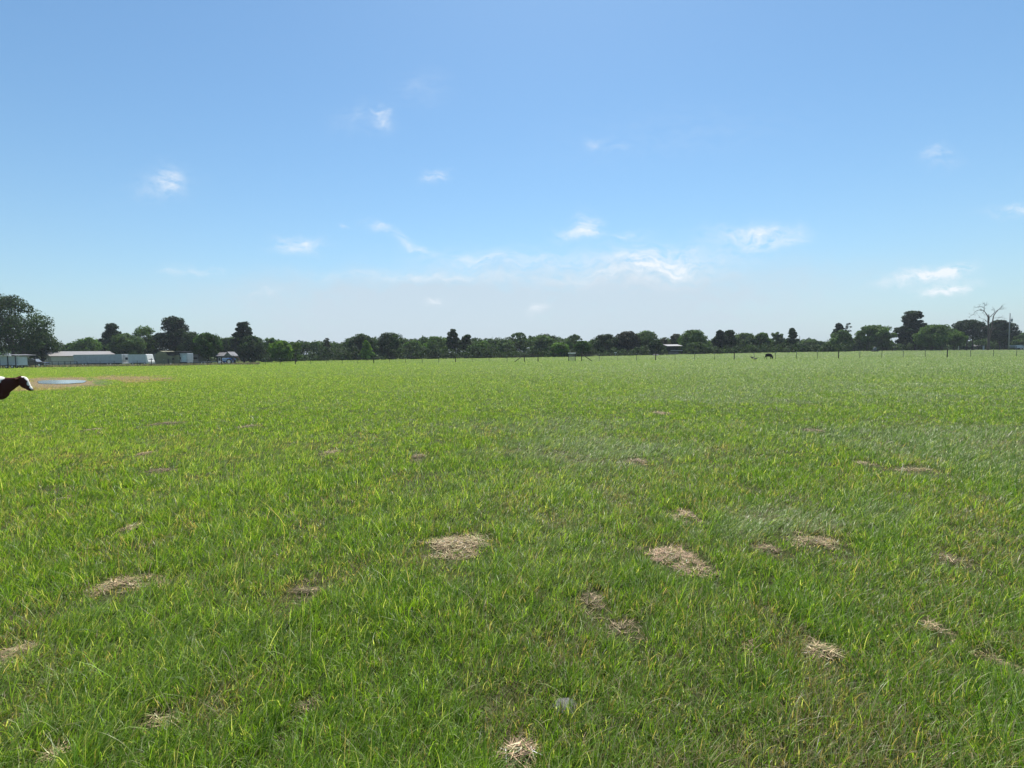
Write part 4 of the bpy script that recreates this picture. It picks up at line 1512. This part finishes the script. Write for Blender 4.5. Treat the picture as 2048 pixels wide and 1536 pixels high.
def cabin():
    D = 136
    b = base(434, D)
    s = D/1050
    r = thing('cabin', 'little dark cabin with a grey gabled roof and a small front porch', 'cabin', b)
    w = 21*s
    m = MB(); m.box(0, w, 0, 3.2, -.1, 2.05); m.build('wall', M_darkwood, r)
    m = MB(); m.prism_x([(-.3, 1.95), (1.6, 2.85), (3.5, 1.95), (3.5, 2.08), (1.6, 2.98), (-.3, 2.08)], -.2, w+.1); m.build('roof', M_rooftin, r)
    # porch gable to the right, facing the field
    x0, x1 = 19*s, 31*s
    m = MB(); m.prism([(x0-.2, 1.9), ((x0+x1)/2, 2.95), (x1+.2, 1.9), (x1+.2, 2.05), ((x0+x1)/2, 3.12), (x0-.2, 2.05)], -.9, 2.6); m.build('porch_roof', M_rooftin, r)
    m = MB(); m.prism([(x0, 1.92), ((x0+x1)/2, 2.82), (x1, 1.92)], -.7, -.6); m.build('gable', M_greywood, r)
    for x in (x0+.05, x1-.05):
        m = MB(); m.box(x-.05, x+.05, -.7, -.6, -.1, 1.915); m.build('porch_post', M_greywood, r)
    window(r, .35, .9, .8, 1.6, -.003, M_white)
    m = MB(); m.box(1.3, 2.0, -.03, -.003, 0, 1.8); m.build('door', M_greywood, r)
cabin()
def tractor():
    b = base(456, 120)
    r = thing('tractor', 'blue tractor with a pale bonnet and a rusty rear arm before the cabin', 'tractor', b, R_(178))
    # local +x is forward (to the left in the photo)
    m = MB(); m.prism([(-.1, .85), (1.25, .8), (1.35, 1.05), (1.2, 1.35), (-.1, 1.45)], -.35, .35); m.build('bonnet', M_iceblue, r, bevel=.05)
    m = MB(); m.box(-.9, 1.2, -.22, .22, .55, .84); m.build('chassis', M_blue, r)
    for s in (-1, 1):
        wheel(r, -.65, s*.72, .62, .62, .34)
        wheel(r, .95, s*.6, .36, .36, .22)
        m = MB(); m.path([(-1.25, s*.72, 1.0), (-1.05, s*.72, 1.28), (-.65, s*.72, 1.38), (-.25, s*.72, 1.28)], [.08]*4, 6); m.build('mudguard', M_blue, r)
    m = MB()
    for s in (-1, 1):
        m.tube((-1.0, s*.4, .9), (-1.0, s*.4, 2.1), .04, .04, 6)
    m.tube((-1.0, -.4, 2.1), (-1.0, .4, 2.1), .04, .04, 6)
    m.build('roll_bar', M_blackiron, r)
    m = MB(); m.box(-.85, -.35, -.25, .25, .95, 1.08); m.box(-.95, -.85, -.25, .25, 1.0, 1.45); m.build('seat', M_black, r)
    m = MB(); m.path([(-.15, 0, 1.35), (-.3, 0, 1.55)], [.02, .02], 6); m.path([(-.32+.17*math.cos(t*.6283)*.4, .17*math.sin(t*.6283), 1.55+.17*math.cos(t*.6283)*.9) for t in range(11)], [.015]*11, 5); m.build('steering_wheel', M_black, r)
    m = MB(); m.path([(-1.0, 0, .8), (-1.7, 0, 1.75), (-2.4, 0, 1.5), (-2.9, 0, .5)], [.09, .08, .07, .07], 6); m.build('rear_arm', M_rust, r)
    m = MB(); m.box(1.55, 1.9, -.7, .7, .25, .75); m.build('loader_bucket', M_white, r, bevel=.04)
    m = MB()
    for s in (-1, 1):
        m.path([(-.1, s*.45, 1.2), (.9, s*.45, 1.15), (1.6, s*.45, .55)], [.05]*3, 6)
    m.build('loader_arm', M_blue, r)
tractor()
def bucket(px, D, h, w, label, name='bucket'):
    b = base(px, D)
    r = thing(name, label, name, b)
    m = MB(); m.path([(0, 0, 0), (0, 0, h)], [w*.42, w*.5], 14); m.build('body', M_white, r, True)
    m = MB(); m.path([(w*.5, 0, h*.9), (w*.4, 0, h*1.25), (0, 0, h*1.4), (-w*.4, 0, h*1.25), (-w*.5, 0, h*.9)], [.012]*5, 5); m.build('handle', M_wire, r)
bucket(341, 119, .36, .33, 'white bucket standing before the olive tarp barn')
def pickup():
    b = base(67, 112)
    r = thing('pickup_truck', 'black pickup truck facing right, parked under the oak at the left', 'pickup truck', b, R_(4))
    # side profile, front to +x
    m = MB()
    m.prism([(-2.75, .55), (-2.75, 1.08), (-.75, 1.10), (-.75, 1.10), (1.15, 1.12), (2.45, 1.02), (2.72, .85), (2.74, .50), (2.3, .42), (-2.5, .42)], -.92, .92)
    m.build('body', M_blackpaint, r, bevel=.06)
    m = MB()
    m.prism([(-.72, 1.105), (1.12, 1.125), (.45, 1.72), (-.50, 1.74)], -.80, .80)
    m.build('cab', M_blackpaint, r, bevel=.06)
    g = MB()
    g.prism([(-.55, 1.16), (.12, 1.16), (.12, 1.62), (-.42, 1.63)], -.812, -.802); g.prism([(.18, 1.16), (.92, 1.16), (.42, 1.62), (.18, 1.62)], -.812, -.802)
    g.build('side_window', M_glass, r)
    g = MB()
    g.add([(1.15, -.68, 1.145), (1.15, .68, 1.145), (.50, .62, 1.715), (.50, -.62, 1.715)], [(0, 1, 2, 3)])
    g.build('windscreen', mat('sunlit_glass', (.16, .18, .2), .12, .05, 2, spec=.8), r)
    m = MB()
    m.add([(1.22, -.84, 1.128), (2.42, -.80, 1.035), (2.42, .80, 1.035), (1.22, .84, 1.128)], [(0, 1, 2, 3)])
    m.build('bonnet', mat('bonnet_painted_glare', (.14, .14, .15), .2, .05, 2, spec=.8), r)  # paler than the black body: reflected light painted into the bonnet
    for x in (-1.75, 1.75):
        for y in (-.84, .84):
            wheel(r, x, y, .40, .40, .26)
    for y in (-.65, .65):
        m = MB(); m.box(2.70, 2.765, y-.18, y+.18, .72, .90); m.build('headlight', M_steel, r)
    m = MB(); m.box(2.73, 2.86, -.9, .9, .42, .62); m.build('bumper', M_steel, r)
pickup()
def carport():
    D = 98
    b = base(31, D)
    s = D/1050
    r = thing('carport', 'open metal-roofed carport on dark posts at the far left edge', 'carport', b)
    z = lambda py: topz(31, py, D)-b.z
    m = MB()
    m.prism([(-6.5, z(709.3)), (-1.6, z(708.6)), (.15, z(710.2)), (.15, z(711.2)), (-1.6, z(709.8)), (-6.5, z(710.4))], -.2, 4.2)
    m.build('roof', M_rooftin, r)
    for (x, y) in ((0, 0), (-1.45, 0), (-3.0, 0), (-6.3, 0), (0, 4), (-3.0, 4), (-6.3, 4)):
        m = MB(); m.box(x-.06, x+.06, y-.06, y+.06, -.1, z(711.2)); m.build('post', M_blackiron, r)
    m = MB(); m.box(-6.2, -.06, -.03, .03, .55, .62); m.build('rail', M_blackiron, r)
    # stored white trailer under it
    t = thing('cargo_trailer', 'white cargo trailer stored under the carport at the left edge', 'trailer', b+Vector((-.35, .9, 0)))
    m = MB(); m.prism([(-3.6, .55), (-.0, .55), (-.0, 2.1), (-.25, 2.22), (-3.6, 2.22)], 0, 1.9); m.build('body', M_lightside, t, bevel=.05)
    m = MB(); m.box(-3.7, .03, -.03, 1.93, 2.224, 2.30); m.build('roof', M_white, t)
    for x in (-1.1, -2.2):
        for y in (-.05, 1.95):
            wheel(t, x, y, .33, .33, .2)
    m = MB(); m.tube((0, .95, .5), (1.0, .95, .45), .05, .05, 6); m.build('hitch', M_palepole, t)
    m = MB(); m.box(-.9, .0, -.28, -.03, .55, .72); m.build('mudguard', M_white, t)
carport()
def pipe_fence_left():
    D = 121
    b = base(92, D)
    r = thing('pipe_fence', 'thin dark pipe fence in front of the beige house', 'fence', b)
    end = base(153, 118)-b
    m = MB()
    for h in (.55, 1.1):
        m.tube((0, 0, h), (end.x, end.y, end.z+h), .035, .035, 6)
    m.build('rail', M_blackiron, r)
    for k in range(6):
        f = k/5
        m = MB(); m.tube((end.x*f, end.y*f, -.1), (end.x*f, end.y*f, 1.14), .05, .05, 8); m.build('post', M_blackiron, r)
pipe_fence_left()

# ---------------------------------------------------------------- utility poles
def upole(px, D, top, w, label, matp, arm=True, transformer=False):
    b = base(px, D)
    h = topz(px, top, D)-b.z
    r = thing('utility_pole', label, 'utility pole', b)
    m = MB(); m.path([(0, 0, -.2), (0, 0, h*.5), (0, 0, h)], [w, w*.85, w*.65], 10); m.build('pole', matp, r, True)
    if arm:
        a = MB(); a.box(-1.0, 1.0, -.06, .06, h-.75, h-.6); ao = a.build('crossarm', M_pole, r)
        for x in (-.85, -.3, .85):
            m = MB(); m.path([(x, 0, h-.6), (x, 0, h-.5), (x, 0, h-.4)], [.03, .07, .04], 8); m.build('insulator', M_insul, ao)
    if transformer:
        m = MB(); m.path([(.55, -.1, h-2.7), (.55, -.1, h-2.6), (.55, -.1, h-1.75), (.55, -.1, h-1.65)], [.22, .27, .27, .2], 14); t = m.build('transformer', M_insul, r, True)
        m = MB(); m.box(.0, .35, -.16, -.04, h-2.1, h-2.0); m.build('bracket', M_blackiron, t)
        m = MB(); m.tube((.55, -.1, h-1.65), (.62, -.1, h-1.3), .03, .05, 6); m.tube((.3, 0, h-1.9), (.75, 0, h-.8), .02, .02, 5); m.build('bushing', M_insul, t)
        m = MB(); m.path([(0, 0, h), (-.25, 0, h+.12), (.25, 0, h+.12), (0, 0, h)], [.03]*4, 5); m.build('top_bracket', M_pole, r)
upole(124.5, 175, 686.5, .17, 'thin dark utility pole with a crossarm above the beige house roof', M_pole)
upole(1599, 172, 672, .12, 'bare thin grey pole right of the slim layered pine', M_pole, arm=False)
upole(2017.5, 176, 627.5, .20, 'tall utility pole with a transformer at the right edge', M_palepole, arm=False, transformer=True)

# ---------------------------------------------------------------- right side things
def barn_white():
    D = 162
    b = base(1336, D)
    s = D/1050
    r = thing('open_barn', 'open barn with a bright flat pale roof right of centre', 'barn', b)
    z = lambda py: topz(1336, py, D)-b.z
    w = 28*s
    m = MB(); m.prism_x([(-.3, z(692.6)), (5.2, z(692.6)+.55), (5.2, z(692.6)+.63), (-.3, z(692.6)+.08)], -.2, w+.2); m.build('roof', M_roofpale, r)
    for x in (.1, w/2, w-.1):
        for y in (.0, 4.6):
            m = MB(); m.box(x-.08, x+.08, y, y+.16, -.2, z(692.5)); m.build('post', M_darkwood, r)
    m = MB(); m.box(.3, w-.3, 2.8, 2.9, .5, z(694)); m.build('back_wall', M_darkroof, r)
    m = MB(); m.box(.7, w+.1, -.25, -.15, z(701.9), z(700.9)); m.build('rail', M_offwhite, r)
    m = MB(); m.box(.5, w-1, .4, 2.4, .0, z(703.5)); m.build('storage_bin', M_greywood, r)
barn_white()
def heap(px0, px1, D, hpx, label, name, m_, seed):
    b = base((px0+px1)/2, D)
    s = D/1050
    me = bpy.data.meshes.new(name)
    bm = bmesh.new()
    bmesh.ops.create_icosphere(bm, subdivisions=4, radius=1)
    from mathutils import noise as mn
    for v in bm.verts:
        d = 1+.3*mn.noise(v.co*1.7+Vector((seed, 0, 0)))
        v.co = Vector((v.co.x*(px1-px0)*s/2*d, v.co.y*1.2*d, max(-.1, v.co.z)*hpx*s*d))
    bm.to_mesh(me); bm.free()
    me.materials.append(m_)
    o = link(bpy.data.objects.new(name, me))
    o.location = b
    tag(o, label, name.replace('_', ' '))
heap(1461, 1468, 160, 4.6, 'pale pointed heap at the left end of the low covered pile', 'tarp_heap', M_hay, 1)
heap(1478, 1494, 161, 3.0, 'long low pale heap behind the fence left of the calf', 'tarp_heap', M_hay, 2)
heap(1306, 1318, 150, 2.6, 'dark low feed trough shaped heap at the foot of the lollipop tree', 'feed_heap', M_darkwood, 5)
def small_sign(px, D, top, label):
    b = base(px, D)
    h = topz(px, top, D)-b.z
    r = thing('feeder', label, 'feeder', b)
    m = MB(); m.box(-.35, .35, -.3, .3, h-.14, h); m.build('lid', M_white, r)
    m = MB(); m.path([(0, 0, h-.9), (0, 0, h-.145)], [.12, .28], 10); m.build('hopper', M_palepole, r)
    for (x, y) in ((-.25, -.2), (.25, -.2), (0, .25)):
        m = MB(); m.tube((x*1.3, y*1.3, -.05), (x*.9, y*.9, h-.4), .025, .025, 5); m.build('leg', M_blackiron, r)
small_sign(1231, 150, 704.5, 'small white-lidded feeder behind the fence, right of the gate brace')
def big_feeder():
    D = 150
    b = base(1750, D)
    r = thing('livestock_feeder', 'dark round feeder with a white top under the broad spreading oak', 'feeder', b)
    m = MB(); m.path([(0, 0, 0), (0, 0, .12), (0, 0, .35), (0, 0, .36)], [.85, .9, .92, .5], 18); m.build('trough', M_blackiron, r, True)
    m = MB(); m.path([(0, 0, .35), (0, 0, .6), (0, 0, 1.1)], [.25, .42, .42], 14); m.build('hopper', M_palepole, r, True)
    m = MB(); m.path([(0, 0, 1.1), (0, 0, 1.3)], [.45, .1], 14); m.build('lid', M_rooftin, r, True)
big_feeder()
def gabled(px0, px1, D, top, depth, label, wall, roofm, cat='house', eave=.62, name='house'):
    b = base(px0, D)
    r = thing(name, label, cat, b)
    w = (px1-px0)*D/1050
    h = topz(px0, top, D)-b.z
    he = h*eave
    m = MB(); m.prism_x([(0, -.2), (depth, -.2), (depth, he), (depth/2, h-.1), (0, he)], 0, w); m.build('wall', wall, r)
    m = MB(); m.prism_x([(-.4, he-.1), (depth/2, h), (depth+.4, he-.1), (depth+.4, he+.04), (depth/2, h+.14), (-.4, he+.04)], -.3, w+.3); m.build('roof', roofm, r)
    k = max(1, int(w/3))
    for i in range(k):
        x = w*(i+.5)/k
        window(r, x-.45, x+.45, .95, min(1.85, he-.3), -.003)
    return r
gabled(1806, 1833, 198, 689.5, 6, 'faded pink house seen behind the trunk of the tallest right pine', M_pink, M_offwhite)
gabled(1921, 1966, 205, 689.5, 6, 'long low grey shed behind the pipe fence left of the dead tree trunk', M_greywood, M_rooftin, 'shed', name='shed')
gabled(1700, 1712, 204, 694, 4, 'tiny pale outbuilding deep behind the low bush left of the spreading oak', M_pink, M_rooftin, 'shed', name='shed')
r = rv(2031, 2062, 186, 690, 'pale grey stock trailer at the right edge, behind the pipe fence', M_lightside, M_greyside, 2.4, (-3.5, -2.6), name='stock_trailer')
def corral():
    px0, px1, D = 1880, 2033, 184
    b = base(px0, D)
    r = thing('pipe_corral', 'black three-rail pipe corral on the right below the dead tree', 'fence', b)
    e = base(px1, D-2)-b
    m = MB()
    for h in (.45, .85, 1.25):
        m.tube((0, 0, h), (e.x, e.y, e.z+h), .045, .045, 6)
    m.build('rail', M_blackiron, r)
    n = 13
    for k in range(n):
        f = k/(n-1)
        m = MB(); m.tube((e.x*f, e.y*f, e.z*f-.15), (e.x*f, e.y*f, e.z*f+1.32), .06, .06, 8); m.build('post', M_blackiron, r)
    for px in (1918, 1967):
        q = base(px, D-2.2)
        g = thing('gate_post', ('pale square gate post at the left part of the black corral' if px < 1950 else 'pale square gate post just left of the dead tree trunk'), 'gate post', q)
        m = MB(); m.box(-.16, .16, -.16, .16, -.15, 1.38); m.build('shaft', M_offwhite, g)
        m = MB(); m.box(-.2, .2, -.2, .2, 1.383, 1.45); m.build('cap', M_white, g)
corral()
def far_wire():
    # low thin fence behind, on the right
    b = base(1500, 150)
    r = thing('pasture_fence', 'low dark board fence at the far side of the pasture on the right', 'fence', b)
    pts = [base(px, 152)-b for px in range(1690, 1881, 19)]
    m = MB()
    for h in (.5, 1.0):
        for a, c in zip(pts[:-1], pts[1:]):
            m.tube(a+Vector((0, 0, h)), c+Vector((0, 0, h)), .03, .03, 5)
    m.build('rail', M_blackiron, r)
    for p in pts:
        m = MB(); m.tube(p+Vector((0, 0, -.1)), p+Vector((0, 0, 1.08)), .05, .05, 6); m.build('post', M_wood, r)
far_wire()
def farm_road():
    vs, fs = [], []
    pxs = list(range(1715, 2101, 35))
    for px in pxs:
        for D in (167, 171.5):
            p = base(px, D)
            vs.append((p.x, p.y, p.z+.03))
    for i in range(len(pxs)-1):
        fs.append((i*2, i*2+2, i*2+3, i*2+1))
    me = bpy.data.meshes.new('dirt_track')
    me.from_pydata(vs, [], fs)
    me.materials.append(mat('pale_dirt', (.38, .34, .26), .95, .2, .8))
    o = link(bpy.data.objects.new('dirt_track', me))
    o['kind'] = 'structure'
farm_road()

def haze():
    m = bpy.data.materials.new('haze')
    m.use_nodes = True
    nt = m.node_tree
    nt.nodes.remove(nt.nodes['Principled BSDF'])
    v = nt.nodes.new('ShaderNodeVolumePrincipled')
    v.inputs['Color'].default_value = (.78, .88, 1, 1)
    v.inputs['Density'].default_value = 0.00019
    v.inputs['Anisotropy'].default_value = 0.2
    nt.links.new(v.outputs[0], nt.nodes['Material Output'].inputs['Volume'])
    b = MB(); b.box(-330, 330, -20, 300, -1.6, 28)
    o = b.build('haze', m)
    o['kind'] = 'stuff'
    tag(o, 'thin pale blue haze in the air over the field', 'haze')
haze()
